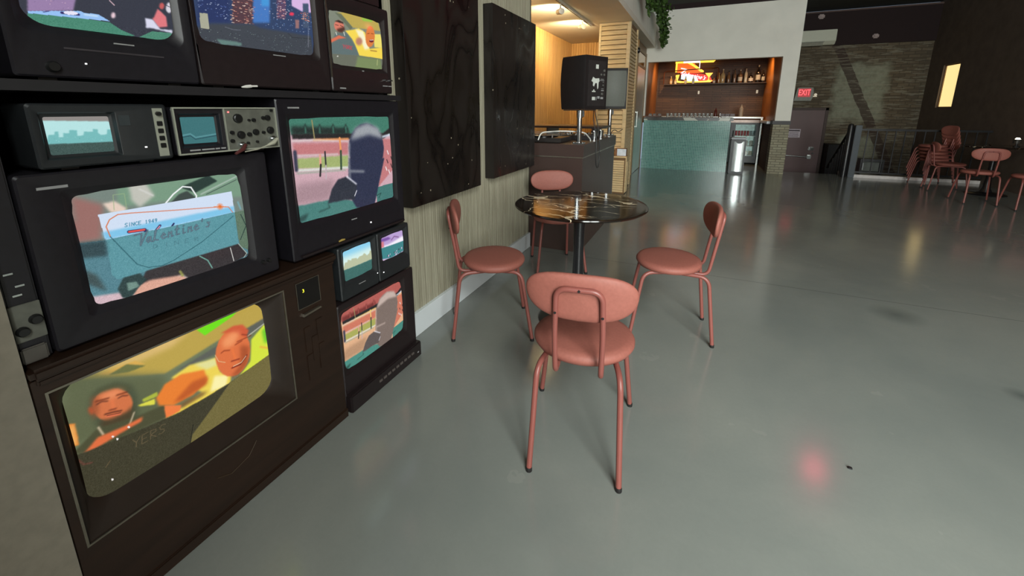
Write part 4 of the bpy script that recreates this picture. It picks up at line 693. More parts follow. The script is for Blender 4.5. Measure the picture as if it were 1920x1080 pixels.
for x in (-2.3, -1.6, -1.08):
    mb = MB(off); mb.box(x, x+.02, 4.5, 4.9, .995, 1.095); mb.build('bracket', BOOTH, t)
SPK = mat('black_speaker_cabinet', (30, 25, 25), .5, var=.1)
def pole(label, x, y, z0, z1):
    off = (x, y, z0); t = thing('speaker_pole', label, 'speaker pole', off, group='chrome speaker poles on the booth')
    mb = MB(off); mb.box(x-.05, x+.05, y-.04, y+.04, z0, z0+.012, bev=.002); mb.build('base_plate', CHROME, t)
    mb = MB(off); mb.lathe([(.022, z0+.012), (.022, z1-.07)], (x, y, 0), 20); mb.build('tube', CHROME, t, smooth=True)
    mb = MB(off); mb.lathe([(.028, z1-.07), (.028, z1-.008)], (x, y, 0), 20); mb.box(x+.028, x+.04, y-.008, y+.008, z1-.06, z1-.01); mb.build('clamp_collar', CHROME, t, smooth=30)
    mb = MB(off); mb.box(x-.12, x+.12, y-.1, y+.1, z1-.008, z1); mb.build('top_plate', KNOB, t)
    for sx in (-1, 1):
        mb = MB(off); mb.lathe([(.006, z0+.012), (.006, z0+.02)], (x+sx*.04, y-.03, 0), 8); mb.build('bolt', CHROME, t)
pole('chrome pole on the front corner of the booth carrying the nearer speaker', -.985, 3.64, .995, 1.295)
pole('chrome pole at the far corner of the booth carrying the farther speaker', -.985, 4.98, .995, 1.30)
# nearer speaker seen from behind
def spk(label, loc, rotz, w, dpt, h, backmarks):
    t = thing('loudspeaker', label, 'speaker', loc, rotz, group='black loudspeakers on poles')
    # local: +Y front, back panel at -Y
    def sect(z, k): 
        pts = []
        yf = dpt/2*k
        for i in range(9):
            a = -1+2*i/8; pts.append((a*w/2, yf+.03*(1-a*a)*k, z))
        return [(-w/2*.96, -dpt/2, z)]+[(-w/2, -dpt/2+.02, z)]+pts+[(w/2, -dpt/2+.02, z)]+[(w/2*.96, -dpt/2, z)]
    hs = [0, .02, h*.3, h*.5, h*.7, h-.02, h]; ks = [.86, .9, .99, 1.02, .99, .9, .84]
    mb = MB(); mb.loops([sect(z, k) for z, k in zip(hs, ks)], cap0=True, cap1=True); mb.build('cabinet', SPK, t, smooth=25)
    mb = MB(); n = 10
    L = []
    for z, k in zip((.03, h*.3, h*.5, h*.7, h-.03), (.9, .99, 1.02, .99, .9)):
        L.append([((-1+2*i/n)*w/2*.93, dpt/2*k+.035*(1-(-1+2*i/n)**2)*k+.004, z) for i in range(n+1)])
    mb.loops(L, close=False); mb.build('grille', mat('grey_speaker_grille', (84, 86, 78), .55, var=.15, nscale=200), t, smooth=True)
    mb = MB(); mb.box(-w/2*.75, w/2*.78, -dpt/2-.004, -dpt/2, .03, h-.04); mb.build('rear_panel', mat('matte_rear_panel', (38, 33, 33), .6), t)
    for x, z, a, b, sh, m in backmarks:
        mb = MB(); y = -dpt/2-.0055
        if sh == 'r': mb.box(x-a/2, x+a/2, y, y+.002, z-b/2, z+b/2)
        elif sh == 'k': mb.lathe([(a, y), (a, y-.008), (a*.7, y-.01)], (x, 0, z), 12, axis='y')
        else: mb.prism([(x+px*a, z+pz*b) for px, pz in sh], y, y+.002, 'y')
        mb.build({'s': 'sticker', 'k': 'dial', 'p': 'printed_text'}[m], {'s': mat('white_sticker', (205, 208, 200), .5), 'k': mat('grey_dial', (90, 88, 84), .4), 'p': PRINT}[m], t)
    return t
blob = [(-.5, .1), (-.3, .5), (.0, .35), (.5, .4), (.55, .1), (.45, 0), (.42, -.6), (.3, -.7), (.22, -.1), (0, -.1), (-.15, -.45), (-.3, -.35), (-.28, -.05)]
bm_ = [(.0, .365, .035, .035, 'r', 's'), (-.02, .235, .10, .085, blob, 's'), (-.035, .155, .045, .01, 'r', 's'), (-.035, .163, .014, .016, 'r', 's'), (-.035, .095, .04, .028, 'r', 's'),
       (.0, .095, .006, .03, 'r', 'p'), (.03, .105, .03, .02, 'r', 'p'), (.075, .10, .035, .018, 'r', 'p'), (.08, .165, .035, .008, 'r', 'p'), (.08, .18, .03, .004, 'r', 'p'), (.07, .25, .06, .004, 'r', 'p'), (.07, .262, .045, .004, 'r', 'p'),
       (.08, .21, .008, 0, 'k', 'k'), (.09, .335, .012, 0, 'k', 'k'), (.05, .30, .01, 0, 'k', 'k'), (.09, .30, .01, 0, 'k', 'k'), (.08, .235, .006, 0, 'k', 'k'), (.07, .135, .012, 0, 'k', 'k')]
# back panel normal (.887, -.46): local -Y -> that direction
spk('black loudspeaker on the nearer pole, its labelled rear panel toward the room', (-1.0, 3.80, 1.296), math.atan2(.887, .46), .30, .29, .455, bm_)
s2 = spk('black loudspeaker on the farther pole, its grey grille facing the camera', (-1.02, 5.02, 1.301), math.atan2(.887, .46)+PI*.72, .40, .26, .45, [])
# turntables and mixer
def turntable(label, x, y):
    off = (x, y, .995); t = thing('turntable', label, 'turntable', off, group='turntables on the booth')
    mb = MB(off); mb.box(x-.21, x+.21, y-.17, y+.17, 1.0, 1.04, bev=.005); mb.build('plinth', mat('smoky_plinth', (44, 40, 38), .3), t)
    mb = MB(off); mb.lathe([(.15, 1.04), (.15, 1.055), (.145, 1.058)], (x-.03, y, 0), 36); mb.build('platter', mat('black_record', (14, 14, 15), .15), t, smooth=30)
    mb = MB(off); mb.tube([(x+.16, y+.12, 1.055), (x+.16, y+.12, 1.08), (x+.15, y-.05, 1.075), (x+.10, y-.1, 1.062)], .005, 8); mb.build('tonearm', CHROME, t, smooth=True)
    for sx in (-.17, .12):
        mb = MB(off); mb.lathe([(.008, 1.04), (.008, 1.07)], (x+sx, y-.15, 0), 10); mb.build('peg', CHROME, t)
    mb = MB(off)
    for q in ((x-.205, x+.205, y-.165, y-.161, 1.06, 1.1), (x-.205, x-.201, y-.165, y+.165, 1.06, 1.1), (x+.201, x+.205, y-.165, y+.165, 1.06, 1.1)): mb.box(*q)
    mb.build('dust_cover', mat('clear_acrylic', (230, 230, 225), .05, trans=.95), t)
turntable('turntable at the booth front, farther from the chrome pole', -1.9, 3.83); turntable('turntable at the booth front, behind the white cable', -1.36, 3.80)
off = (-1.1, 4.3, .995); t = thing('audio_mixer', 'small mixer with chrome dials on the right of the booth', 'mixer', off)
mb = MB(off); mb.box(-1.3, -1.0, 4.1, 4.42, .996, 1.04, bev=.005); mb.build('case', SPK, t)
for i in range(3):
    for j in range(3):
        mb = MB(off); mb.lathe([(.012, 1.04), (.011, 1.06)], (-1.25+.09*i, 4.16+.09*j, 0), 10); mb.build('dial', CHROME, t)
def cup(label, x, y, r, h):
    mb = MB((x, y, .995)); mb.lathe([(r*.8, .996), (r, .996+h), (r*.92, .996+h), (r*.72, 1.002)], (x, y, 0), 20, cap=False)
    tag(mb.build('metal_cup', CHROME, smooth=40), label, 'cup', 'metal cups under the booth shelf')
cup('chrome cup on the booth, left of the two under the shelf', -.985, 4.22, .034, .085); cup('chrome cup on the booth, right of the two under the shelf', -.985, 4.52, .032, .08)
cp = fillet([(-1.36, 3.60, 1.02), (-1.34, 3.62, 1.09), (-1.15, 3.66, 1.105), (-1.05, 3.70, 1.10), (-.97, 3.78, 1.09), (-.95, 3.92, 1.02), (-.95, 3.93, 1.0)], .05)
mb = MB((-1.15, 3.66, 1.0)); mb.tube(cp, .006, 8); tag(mb.build('white_cable', mat('white_cable_rubber', (222, 222, 216), .45), smooth=True), 'white cable looping over the front of the booth counter', 'cable')
cb = [(-.96, 4.05, 1.30), (-.955, 4.03, 1.2), (-.93, 4.02, 1.10), (-.905, 4.0, .99), (-.905, 3.98, .85), (-.905, 4.02, .74), (-.905, 4.10, .72), (-.905, 4.14, .80), (-.905, 4.13, .98), (-.93, 4.12, 1.15), (-.97, 4.10, 1.32)]
mb = MB((-.9, 4.05, 1.0)); mb.tube(fillet(cb, .08), .004, 8); tag(mb.build('black_cable', mat('black_cable_rubber', (26, 24, 24), .5), smooth=True), 'black speaker cable hanging in a loop over the end of the booth', 'cable')
mb = MB((-.95, 5.0, 1.0)); mb.tube(fillet([(-.96, 4.95, 1.0), (-.95, 4.98, 1.05), (-.92, 5.02, 1.06), (-.89, 5.04, 1.03), (-.85, 5.05, 1.06), (-.84, 5.05, 1.07)], .03), .004, 8)
tag(mb.build('black_cable', mat('black_cable_rubber', (26, 24, 24), .5), smooth=True), 'short black cable curling beside the farther chrome pole', 'cable')
# blond slatted column, low slatted box and the card box on it
off = (-1.3, 7.1, 0); t = thing('slatted_column', 'tall column clad in horizontal blond wood slats beside the alcove', 'column', off)
mb = MB(off); mb.box(-1.53, -1.10, 6.73, 7.5, 0, 2.58); mb.build('core', LCORE, t)
def louvers(t, off, x0, x1, y, z0, z1, pitch, axis='y', ax0=0, d=.022):
    mb = MB(off); n = int((z1-z0)/pitch)
    for i in range(n):
        z = z0+pitch*i
        if axis == 'y': mb.prism([(y, z+.002), (y-d, z+.004), (y-d*.9, z+pitch*.25), (y-d*.3, z+pitch*.9), (y, z+pitch*.9)], x0, x1, 'x')
        else: mb.prism([(y, z+.002), (y+d, z+.004), (y+d*.35, z+pitch-.002), (y, z+pitch-.002)], x0, x1, 'y')
    return mb.build('slats', LOUVER, t)
louvers(t, off, -1.52, -1.13, 6.73, .02, 2.54, .07, d=.03)
louvers(t, off, 6.76, 7.46, -1.10, .02, 2.54, .052, axis='x')
mb = MB(off)
for q in ((-1.55, -1.52, 6.695, 6.74), (-1.13, -1.08, 6.695, 6.74), (-1.11, -1.075, 6.70, 6.76), (-1.11, -1.075, 7.44, 7.5)): mb.box(*q, 0, 2.575)
mb.box(-1.55, -1.08, 6.70, 6.74, 2.54, 2.575); mb.build('corner_posts', LOUVER, t)
off = (-1.25, 6.6, 0); t = thing('slatted_box', 'low blond slatted cabinet at the foot of the column', 'cabinet', off)
mb = MB(off); mb.box(-1.5, -1.01, 6.5, 6.695, 0, .565, bev=.003); mb.build('body', LCORE, t)
louvers(t, off, -1.49, -1.03, 6.5, .02, .54, .036, d=.012)
mb = MB(off); mb.box(-1.51, -.995, 6.48, 6.695, .565, .585, bev=.003); mb.build('lid', LOUVER, t)
mb = MB(off)
for i in range(4): mb.box(-1.01, -.995, 6.5+.05*i, 6.525+.05*i, .02, .50)
mb.box(-1.01, -.995, 6.49, 6.69, .50, .565); mb.build('upright_slats', LOUVER, t)
off = (-1.1, 6.6, .585); t = thing('card_box', 'small brown box with a white front on the low slatted cabinet', 'box', off)
mb = MB(off); mb.box(-1.19, -1.02, 6.53, 6.66, .586, .70, bev=.002); mb.build('carton', mat('brown_carton', (134, 92, 56), .6), t)
mb = MB(off); mb.box(-1.15, -1.015, 6.52, 6.53, .592, .698); mb.build('front_face', mat('white_card', (216, 226, 236), .5), t)
# track lighting
off = (-1.68, 5.6, 2.58); t = thing('light_track', 'long white lighting track on the alcove ceiling', 'lighting track', off)
mb = MB(off); mb.box(-1.705, -1.665, 2.2, 6.72, 2.552, 2.579, bev=.002); mb.build('rail', mat('cream_track', (214, 212, 200), .45), t)
mb = MB(off); mb.box(-1.69, -1.68, 2.21, 6.71, 2.550, 2.553); mb.build('groove', KNOB, t)
def tracklamp(y, label):
    off = (-1.685, y, 2.55); t = thing('spot_lamp', label, 'spot lamp', off, group='white spot lamps on the track')
    mb = MB(off); mb.lathe([(.012, 2.551), (.012, 2.50)], (-1.69, y, 0), 12); mb.build('stem', mat('cream_track', (214, 212, 200), .45), t)
    d = Vector((-.62, .78, .10)).normalized(); c = Vector((-1.69, y, 2.465)); s_ = Vector((.0, 0, 0))
    P = [c-d*.055, c-d*.05, c-d*.02, c+d*.02, c+d*.07]
    mb = MB(off); mb.tube(P, [.018, .036, .040, .026, .034], 18); mb.build('lamp_head', mat('cream_lamp', (226, 222, 208), .4), t, smooth=50)
    mb = MB(off); mb.tube([c+d*.070, c+d*.073], .028, 16); mb.build('lens', mat('warm_lens', (255, 230, 170), .4, emit=(255, 220, 150), estr=12), t)
    return c+d*.09, d
LAMPS = [tracklamp(y, l) for y, l in ((5.18, 'white spot lamp on the alcove track, nearer of the visible pair'), (6.22, 'white spot lamp on the alcove track, farther of the visible pair'))]
# trailing plants on the beam
def plant(label, spine, n, spread, size):
    off = spine[0]; t = thing('trailing_plant', label, 'plant', off, group='trailing plants on the white beam')
    GREEN = mat('ivy_leaf', (60, 86, 34), .5, var=.45, nscale=14); mb = MB(off)
    for _ in range(n):
        k = random.random()*(len(spine)-1); i = int(k); f = k-i; A, B = Vector(spine[i]), Vector(spine[i+1]); p = A*(1-f)+B*f
        w = spread*(1-.55*k/(len(spine)-1))
        p = p+Vector((abs(random.gauss(0, .5))*w*.7, random.gauss(0, .5)*w, random.gauss(0, .5)*w*.6))
        d = Vector((random.uniform(.0, 1), random.uniform(-.9, .9), random.uniform(-1, .1))).normalized(); s_ = size*random.uniform(.6, 1.2)
        sd = d.cross(Vector((random.uniform(-1, 1), random.uniform(-1, 1), random.uniform(-1, 1)))).normalized(); nn = d.cross(sd)
        vs = [mb.v(p), mb.v(p+d*s_*.35+sd*s_*.36+nn*s_*.05), mb.v(p+d*s_*.75+sd*s_*.26), mb.v(p+d*s_), mb.v(p+d*s_*.75-sd*s_*.26), mb.v(p+d*s_*.35-sd*s_*.36+nn*s_*.05)]
        mb.f(vs)
    mb.build('foliage', GREEN, t, recalc=False)
    mb = MB(off); mb.tube(fillet(spine, .2), .008, 6); mb.build('stem', mat('ivy_stem', (78, 62, 40), .7), t)
plant('bushy ivy trailing down the far end of the white beam', [(-.98, 7.6, 3.2), (-.94, 8.2, 3.12), (-.92, 8.7, 3.0), (-.90, 9.1, 2.85), (-.90, 9.35, 2.62)], 900, .30, .07)
plant('smaller ivy cluster hanging on the beam nearer the column', [(-.98, 6.2, 3.2), (-.94, 6.55, 3.02), (-.92, 6.9, 2.92), (-.92, 7.1, 2.82)], 320, .2, .075)

# ------------------------------------------------------------------ the bar
off = (-.28, 10.1, 0); t = thing('bar_counter', 'teal mosaic bar counter with dark marble top in the white-framed opening', 'bar', off)
mb = MB(off); mb.box(-1.165, .555, 9.70, 10.2, 0, 1.06); mb.build('tiled_front', TILE, t)
mb = MB(off); mb.box(-1.168, .60, 9.66, 10.35, 1.061, 1.125, bev=.004); mb.build('marble_top', BARMARBLE, t)
mb = MB(off); mb.box(-1.165, -.85, 9.95, 10.34, 1.126, 1.15, bev=.003); mb.build('service_ledge', mat('brown_ledge', (86, 58, 46), .4), t)
off = (.9, 11.6, 0); t = thing('back_counter', 'brushed steel work counter above the glass-door fridge', 'counter', off)
mb = MB(off); mb.box(-1.15, 1.30, 11.27, 11.95, 1.085, 1.12, bev=.003); mb.build('worktop', mat('pale_steel', (214, 218, 214), .35, .4), t)
mb = MB(off); mb.box(1.262, 1.295, 11.28, 11.9, 0, 1.085); mb.box(-1.14, .62, 11.35, 11.95, 0, 1.085); mb.build('support', STEEL, t)
off = (.95, 11.6, 0); t = thing('glass_door_fridge', 'under-counter fridge with a glass door, red cans and white cartons inside', 'fridge', off)
BLK = mat('black_fridge_shell', (22, 24, 26), .4); INN = mat('bright_fridge_liner', (206, 224, 220), .5, emit=(190, 214, 208), estr=.35)
mb = MB(off)
for q in ((.64, .68, 11.33, 11.9, .04, 1.03), (1.21, 1.25, 11.33, 11.9, .04, 1.03), (.68, 1.21, 11.86, 11.9, .04, 1.03), (.68, 1.21, 11.33, 11.9, .04, .16), (.68, 1.21, 11.33, 11.9, .97, 1.03)): mb.box(*q)
mb.build('shell', BLK, t)
mb = MB(off); mb.box(.68, 1.21, 11.84, 11.86, .16, .97); mb.box(.68, .69, 11.40, 11.84, .16, .97); mb.build('liner', INN, t)
mb = MB(off)
for q in ((.66, .76, .06, .98), (1.19, 1.25, .06, .98), (.76, 1.19, .06, .20), (.76, 1.19, .94, .98)): mb.box(q[0], q[1], 11.30, 11.33, q[2], q[3], bev=.002)
mb.build('door_frame', BLK, t)
mb = MB(off); mb.box(.64, 1.25, 11.29, 11.34, .985, 1.05, bev=.003); mb.build('header_strip', mat('brownish_steel', (128, 112, 104), .35, .6), t)
mb = MB(off); mb.box(.76, 1.19, 11.312, 11.318, .20, .94); mb.build('glass_pane', mat('fridge_glass', (235, 245, 242), .02, trans=1), t)
for z in (.66, .42, .205):
    mb = MB(off); mb.box(.69, 1.21, 11.40, 11.84, z, z+.008); mb.build('wire_shelf', mat('pale_steel', (214, 218, 214), .35, .4), t)
mb = MB(off); mb.tube([(.72, 11.27, .3), (.72, 11.27, .8)], .01, 8); mb.build('door_handle', STEEL, t)
for i in range(7):
    mb = MB((.795+.062*i, 11.45, .668)); mb.lathe([(.022, .669), (.027, .675), (.027, .785), (.022, .792)], (.795+.062*i, 11.45, 0), 16)
    tag(mb.build('drink_can', mat('red_can', (196, 58, 72), .3, .3) if i < 5 else mat('pale_can', (176, 190, 200), .3, .3), smooth=40), 'red drink can on the upper fridge shelf, one of the left five' if i < 5 else 'pale drink can at the right of the upper fridge shelf', 'can', 'red cans in the fridge' if i < 5 else 'pale cans in the fridge')
for i in range(4):
    x = .84+.10*i; mb = MB((x, 11.5, .214)); mb.box(x-.042, x+.042, 11.45, 11.54, .214, .31, bev=.006)
    tag(mb.build('carton', mat('cream_carton', (210, 206, 176), .5)), 'cream carton on the bottom shelf of the glass-door fridge', 'carton', 'cream cartons in the fridge')
for i in range(2):
    x = 1.03+.11*i; mb = MB((x, 11.5, .43)); mb.lathe([(.038, .429), (.042, .45), (.042, .54), (.03, .56)], (x, 11.5, 0), 16)
    tag(mb.build('white_tub', mat('white_tub', (224, 226, 216), .5), smooth=40), 'white tub on the middle shelf of the glass-door fridge', 'tub', 'white tubs in the fridge')
# step bin at the end of the bar
off = (.72, 9.66, 0); t = thing('waste_bin', 'slim black waste bin with a bright steel front at the end of the mosaic bar', 'waste bin', off)
mb = MB(off); mb.prism([(.59, 9.53), (.865, 9.53), (.865, 9.86), (.59, 9.86)], .0, .70, 'z', bev=.012); mb.build('body', mat('black_bin_plastic', (24, 27, 30), .4), t)
mb = MB(off)
pts = [(.645, 9.532), (.83, 9.532), (.83, 9.52), (.79, 9.512), (.74, 9.509), (.69, 9.512), (.645, 9.52)]
mb.prism(pts, .05, .66, 'z'); mb.build('steel_front', mat('bin_steel', (214, 222, 222), .25, .85), t, smooth=30)
mb = MB(off); mb.box(.588, .868, 9.525, 9.865, .70, .735, bev=.01); mb.build('lid', mat('grey_bin_lid', (150, 156, 160), .35), t)
mb = MB(off); a = [(.738+.065*math.cos(PI+PI*k/12), .69+.075*math.sin(PI+PI*k/12)) for k in range(13)]; mb.prism(a, 9.498, 9.512, 'y'); mb.build('lid_flap', mat('black_bin_plastic', (24, 27, 30), .4), t)
# glasses on the bar
GL = mat('clear_glass', (240, 244, 240), .05, trans=.8, spec=.8)
def glass(x, y, h=.085):
    mb = MB((x, y, 1.126)); z = 1.1262; mb.lathe([(.001, z), (.026, z), (.034, z+h), (.031, z+h), (.024, z+.008), (.001, z+.008)], (x, y, 0), 16, cap=False)
    return tag(mb.build('drinking_glass', GL, smooth=40), 'clear drinking glass in the row along the marble bar top', 'glass', 'clear glasses in a row on the marble bar')
g0 = glass(-.70, 10.0)
for x in (-.62, -.54, -.46, -.37, -.29, -.21, -.13, -.05, .03, .11, .19):
    g = g0.copy(); COL.objects.link(g); g.location = (x, 10.0, 1.126)
for x in (-1.08, -.99, -.88):
    mb = MB((x, 10.1, 1.151)); z = 1.1505; mb.lathe([(.04, z), (.045, z+.01), (.03, z+.05), (.028, z+.05)], (x, 10.1, 0), 14)
    tag(mb.build('upturned_bowl', GL, smooth=40), 'small upturned glass bowl on the brown ledge at the left end of the bar', 'bowl', 'upturned bowls at the left of the bar')
mb = MB((.35, 9.98, 1.126)); mb.lathe([(.03, 1.1262), (.03, 1.14), (.008, 1.15), (.008, 1.22), (.02, 1.23)], (.35, 9.98, 0), 12); tag(mb.build('bar_jigger', CHROME, smooth=40), 'slim chrome bar tool standing near the right end of the marble bar', 'bar tool')
off = (.85, 11.5, 1.12); t = thing('squeeze_bottle', 'tall grey squeeze bottle on the steel work counter', 'bottle', off)
mb = MB(off); mb.lathe([(.045, 1.1205), (.045, 1.32), (.03, 1.345)], (.85, 11.5, 0), 16); mb.build('body', mat('grey_squeeze', (150, 140, 128), .4), t, smooth=40)
mb = MB(off); mb.lathe([(.03, 1.345), (.012, 1.38), (.006, 1.41)], (.85, 11.5, 0), 12); mb.build('nozzle', mat('grey_squeeze', (150, 140, 128), .4), t, smooth=40)
off = (.55, 11.5, 1.12); t = thing('bar_caddy', 'dark divided bar caddy on the steel work counter', 'caddy', off)
for i in range(3):
    mb = MB(off); x = .40+.11*i; mb.box(x, x+.1, 11.42, 11.58, 1.1205, 1.19, bev=.006); mb.build('compartment', mat('maroon_caddy', (58, 28, 26), .4), t)
off = (.32, 11.45, 1.12)
mb = MB(off); mb.lathe([(.03, 1.1205), (.03, 1.26), (.012, 1.29), (.012, 1.33)], (.30, 11.45, 0), 14); tag(mb.build('sauce_bottle', mat('dark_red_sauce', (90, 34, 26), .3), smooth=40), 'small dark red bottle left of the bar caddy', 'bottle')
# shelf and bottles
off = (.2, 11.9, 1.9); t = thing('bottle_shelf', 'long dark shelf of bottles on the brown brick back wall of the bar', 'shelf', off)
mb = MB(off); mb.box(-.98, 1.33, 11.72, 12.1, 1.905, 1.925); mb.build('board', mat('dark_shelf_wood', (60, 40, 28), .5), t)
mb = MB(off); ring = [(-.95, 11.72, 2.29), (.22, 11.72, 2.29), (.28, 11.72, 2.23), (.28, 11.72, 2.0), (.28, 11.72, 1.93)]
mb.tube(fillet([(-.98, 11.74, 1.93), (-.98, 11.74, 2.24), (.28, 11.74, 2.30), (.28, 11.74, 1.93)], .06), .012, 8); mb.build('pipe_rail', mat('dark_copper_pipe', (120, 70, 48), .35, .7), t, smooth=True)
BK = [(-.81, .20, 'amber', (206, 160, 100), (230, 210, 180)), (-.70, .17, 'straw', (214, 180, 120), (240, 225, 190)), (-.46, .19, 'gold', (220, 176, 90), (240, 230, 200)), (-.28, .19, 'pale', (230, 210, 170), (240, 230, 200)),
      (.20, .15, 'copper', (200, 130, 80), (236, 220, 190)), (.30, .28, 'honey', (196, 150, 92), None), (.39, .34, 'gold-shouldered clear', (190, 160, 110), None), (.52, .29, 'brown', (130, 92, 60), None), (.65, .33, 'grey-brown', (120, 92, 70), None),
      (.77, .31, 'cream-labelled brown', (120, 84, 56), (214, 200, 178)), (.89, .36, 'slim clear', (176, 166, 146), None), (1.0, .24, 'squat black', (30, 22, 22), (214, 204, 194)), (1.15, .40, 'tall black', (26, 20, 20), (196, 190, 180)), (1.26, .30, 'black', (26, 20, 20), (190, 186, 178))]
for i, (x, h, nm, c, lb) in enumerate(BK):
    off = (x, 11.85, 1.925); z = 1.9255; r = .05 if 'squat' in nm or 'tall' in nm or i in (6, 9) else .036
    if i < 5: r = .03
    t = thing('liquor_bottle', '%s bottle, number %s from the left on the back bar shelf' % (nm, ['one', 'two', 'three', 'four', 'five', 'six', 'seven', 'eight', 'nine', 'ten', 'eleven', 'twelve', 'thirteen', 'fourteen'][i]), 'bottle', off, group='bottles on the back bar shelf')
    mb = MB(off); mb.lathe([(r*.95, z), (r, z+.01), (r, z+h*.58), (r*.8, z+h*.66), (.014, z+h*.76), (.013, z+h*.92)], (x, 11.85, 0), 18); mb.build('bottle_body', mat('bottle_%s' % nm.replace(' ', '_'), c, .12, coat=.3, spec=.7), t, smooth=40)
    mb = MB(off); mb.lathe([(.016, z+h*.92), (.016, z+h)], (x, 11.85, 0), 12); mb.build('cap', mat('pale_cap', (214, 200, 176), .4) if i % 3 == 0 or 'tall' in nm else KNOB, t)
    if lb: mb = MB(off); mb.lathe([(r+.001, z+h*.15), (r+.001, z+h*.45)], (x, 11.85, 0), 18, cap=False); mb.build('paper_label', mat('label_%d_%d_%d' % lb, lb, .6), t)
# neon sign
off = (-.25, 11.96, 2.2); t = thing('neon_sign', 'glowing orange and yellow neon sign with an arrow, script name and cocktail glass', 'neon sign', off)
def glow(name, c, e): return mat(name, c, .4, emit=c, estr=e)
Y_ = glow('yellow_neon', (255, 200, 70), 1.6); O_ = glow('orange_neon_face', (236, 104, 34), .95); Wn = glow('white_pink_neon', (255, 226, 236), 1.9); R_ = glow('red_neon_face', (200, 44, 26), .8); B_ = glow('pale_blue_neon', (176, 226, 246), 1.4)
def flat(name, pts, m, y=11.95, d=.02): mb = MB(off); mb.prism(pts, y, y+d, 'y'); return mb.build(name, m, t)
flat('arrow_face', [(-.70, 2.46), (-.30, 2.44), (-.05, 2.21), (-.20, 2.20), (-.68, 2.22)], O_)
flat('name_face', [(-.60, 2.22), (-.10, 2.18), (.10, 2.12), (.17, 1.98), (-.45, 1.97), (-.58, 2.1)], R_, 11.955)
flat('top_bar', [(-.74, 2.505), (-.74, 2.45), (.15, 2.445), (.21, 2.515)], Y_, 11.93, .03)
flat('top_bar_glow', [(-.55, 2.502), (-.55, 2.452), (-.16, 2.449), (-.16, 2.506)], Wn, 11.922, .008)
mb = MB(off); mb.tube([(-.71, 11.93, 2.46), (-.71, 11.93, 2.23)], .022, 10); mb.build('left_tube', Y_, t, smooth=True)
flat('arrow_flash', [(-.46, 2.45), (-.36, 2.45), (-.27, 2.395), (-.33, 2.375)], Y_, 11.93, .015); flat('arrow_tip', [(-.34, 2.385), (-.25, 2.385), (-.05, 2.24), (-.07, 2.215), (-.12, 2.22)], Y_, 11.93, .015)
mb = MB(off); mb.box(-.17, -.155, 11.93, 11.96, 2.28, 2.45); mb.build('hanger', Wn, t)
flat('blue_cloud', [(-.58, 2.17), (-.40, 2.18), (-.22, 2.11), (-.16, 2.0), (-.30, 1.97), (-.50, 2.04), (-.58, 2.06)], B_, 11.94, .012)
flat('base_bar', [(-.66, 2.02), (-.60, 1.965), (.12, 1.965), (.17, 2.01), (-.1, 2.0), (-.55, 2.0)], Y_, 11.925, .02)
flat('left_lower_tube', [(-.71, 2.16), (-.62, 2.17), (-.66, 2.02), (-.60, 1.97), (-.66, 1.97), (-.71, 2.04)], Y_, 11.93, .02)
flat('cocktail_glass', [(-.02, 2.19), (.16, 2.19), (.085, 2.09), (.08, 2.03), (.11, 2.01), (.03, 2.01), (.065, 2.03), (.065, 2.09)], Y_, 11.92, .015)
text('script_name', 'Valentine’s', .145, Wn, t, (-.30-off[0], 11.915-off[1], 2.13-off[2]), (PI/2, .22, 0), .004, shear=.4, sx=.95)
flat('script_initial', [(-.60, 2.335), (-.52, 2.32), (-.44, 2.29), (-.58, 2.20), (-.60, 2.21), (-.48, 2.285), (-.54, 2.30), (-.60, 2.315)], Wn, 11.915, .01)
# small niche fittings
for x, l in ((-.13, 'small pale wall fitting left of centre on the bar back wall'), (1.19, 'small pale wall fitting at the right of the bar back wall')):
    mb = MB((x, 12.08, 1.72)); mb.box(x-.02, x+.02, 12.07, 12.098, 1.68, 1.76, bev=.004); tag(mb.build('wall_switch', mat('ivory_fitting', (236, 226, 206), .4, emit=(236, 220, 190), estr=.3)), l, 'switch')
for i, (x, c) in enumerate(((-.75, 1), (.75, 1))): pass

# ------------------------------------------------------------------ far end: exit sign, notice, air conditioner, railing
off = (2.06, YB-.1, 1.58); t = thing('exit_sign', 'lit red EXIT sign in a grey case above the dark door', 'exit sign', off)
mb = MB(off); mb.prism([(1.88, 1.50), (2.24, 1.50), (2.28, 1.60), (2.255, 1.64), (2.28, 1.68), (2.26, 1.82), (1.93, 1.82)], YB-.1, YB-.03, 'y', bev=.004); mb.build('case', mat('exit_case_grey', (134, 136, 124), .5), t)
mb = MB(off); mb.box(1.955, 2.215, YB-.104, YB-.1, 1.595, 1.80); mb.build('red_window', mat('dark_red_window', (150, 24, 30), .4, emit=(170, 16, 28), estr=.7), t)
text('lettering', 'EXIT', .20, mat('red_exit_letters', (255, 90, 96), .4, emit=(255, 84, 92), estr=1.6), t, (2.085-off[0], YB-.107-off[1], 1.697-off[2]), (PI/2, 0, 0), .001, sx=.62)
t.location.x += .2
off = (2.40, YB-.05, 1.6); t = thing('emergency_light', 'pair of tiny white emergency lamps beside the EXIT sign', 'emergency light', off)
mb = MB(off); mb.box(2.3, 2.46, YB-.03, YB-.0, 1.6, 1.62); mb.build('bracket', mat('ivory_fitting', (236, 226, 206), .4), t)
for x in (2.33, 2.42):
    mb = MB(off); mb.lathe([(.03, YB-.08), (.035, YB-.04), (.015, YB-.0)], (x, 0, 1.65), 12, axis='y'); mb.build('lamp_head', mat('ivory_fitting', (236, 226, 206), .4), t, smooth=True)
t.location.x += .11
off = (2.03, YB-.055, .68); t = thing('door_notice', 'white printed notice on the dark maroon door', 'notice', off)
mb = MB(off); mb.box(1.92, 2.20, YB-.06, YB-.051, .585, .80); mb.build('sheet', mat('notice_paper', (200, 188, 196), .6), t)
PRD = mat('dark_print', (60, 48, 56), .6)
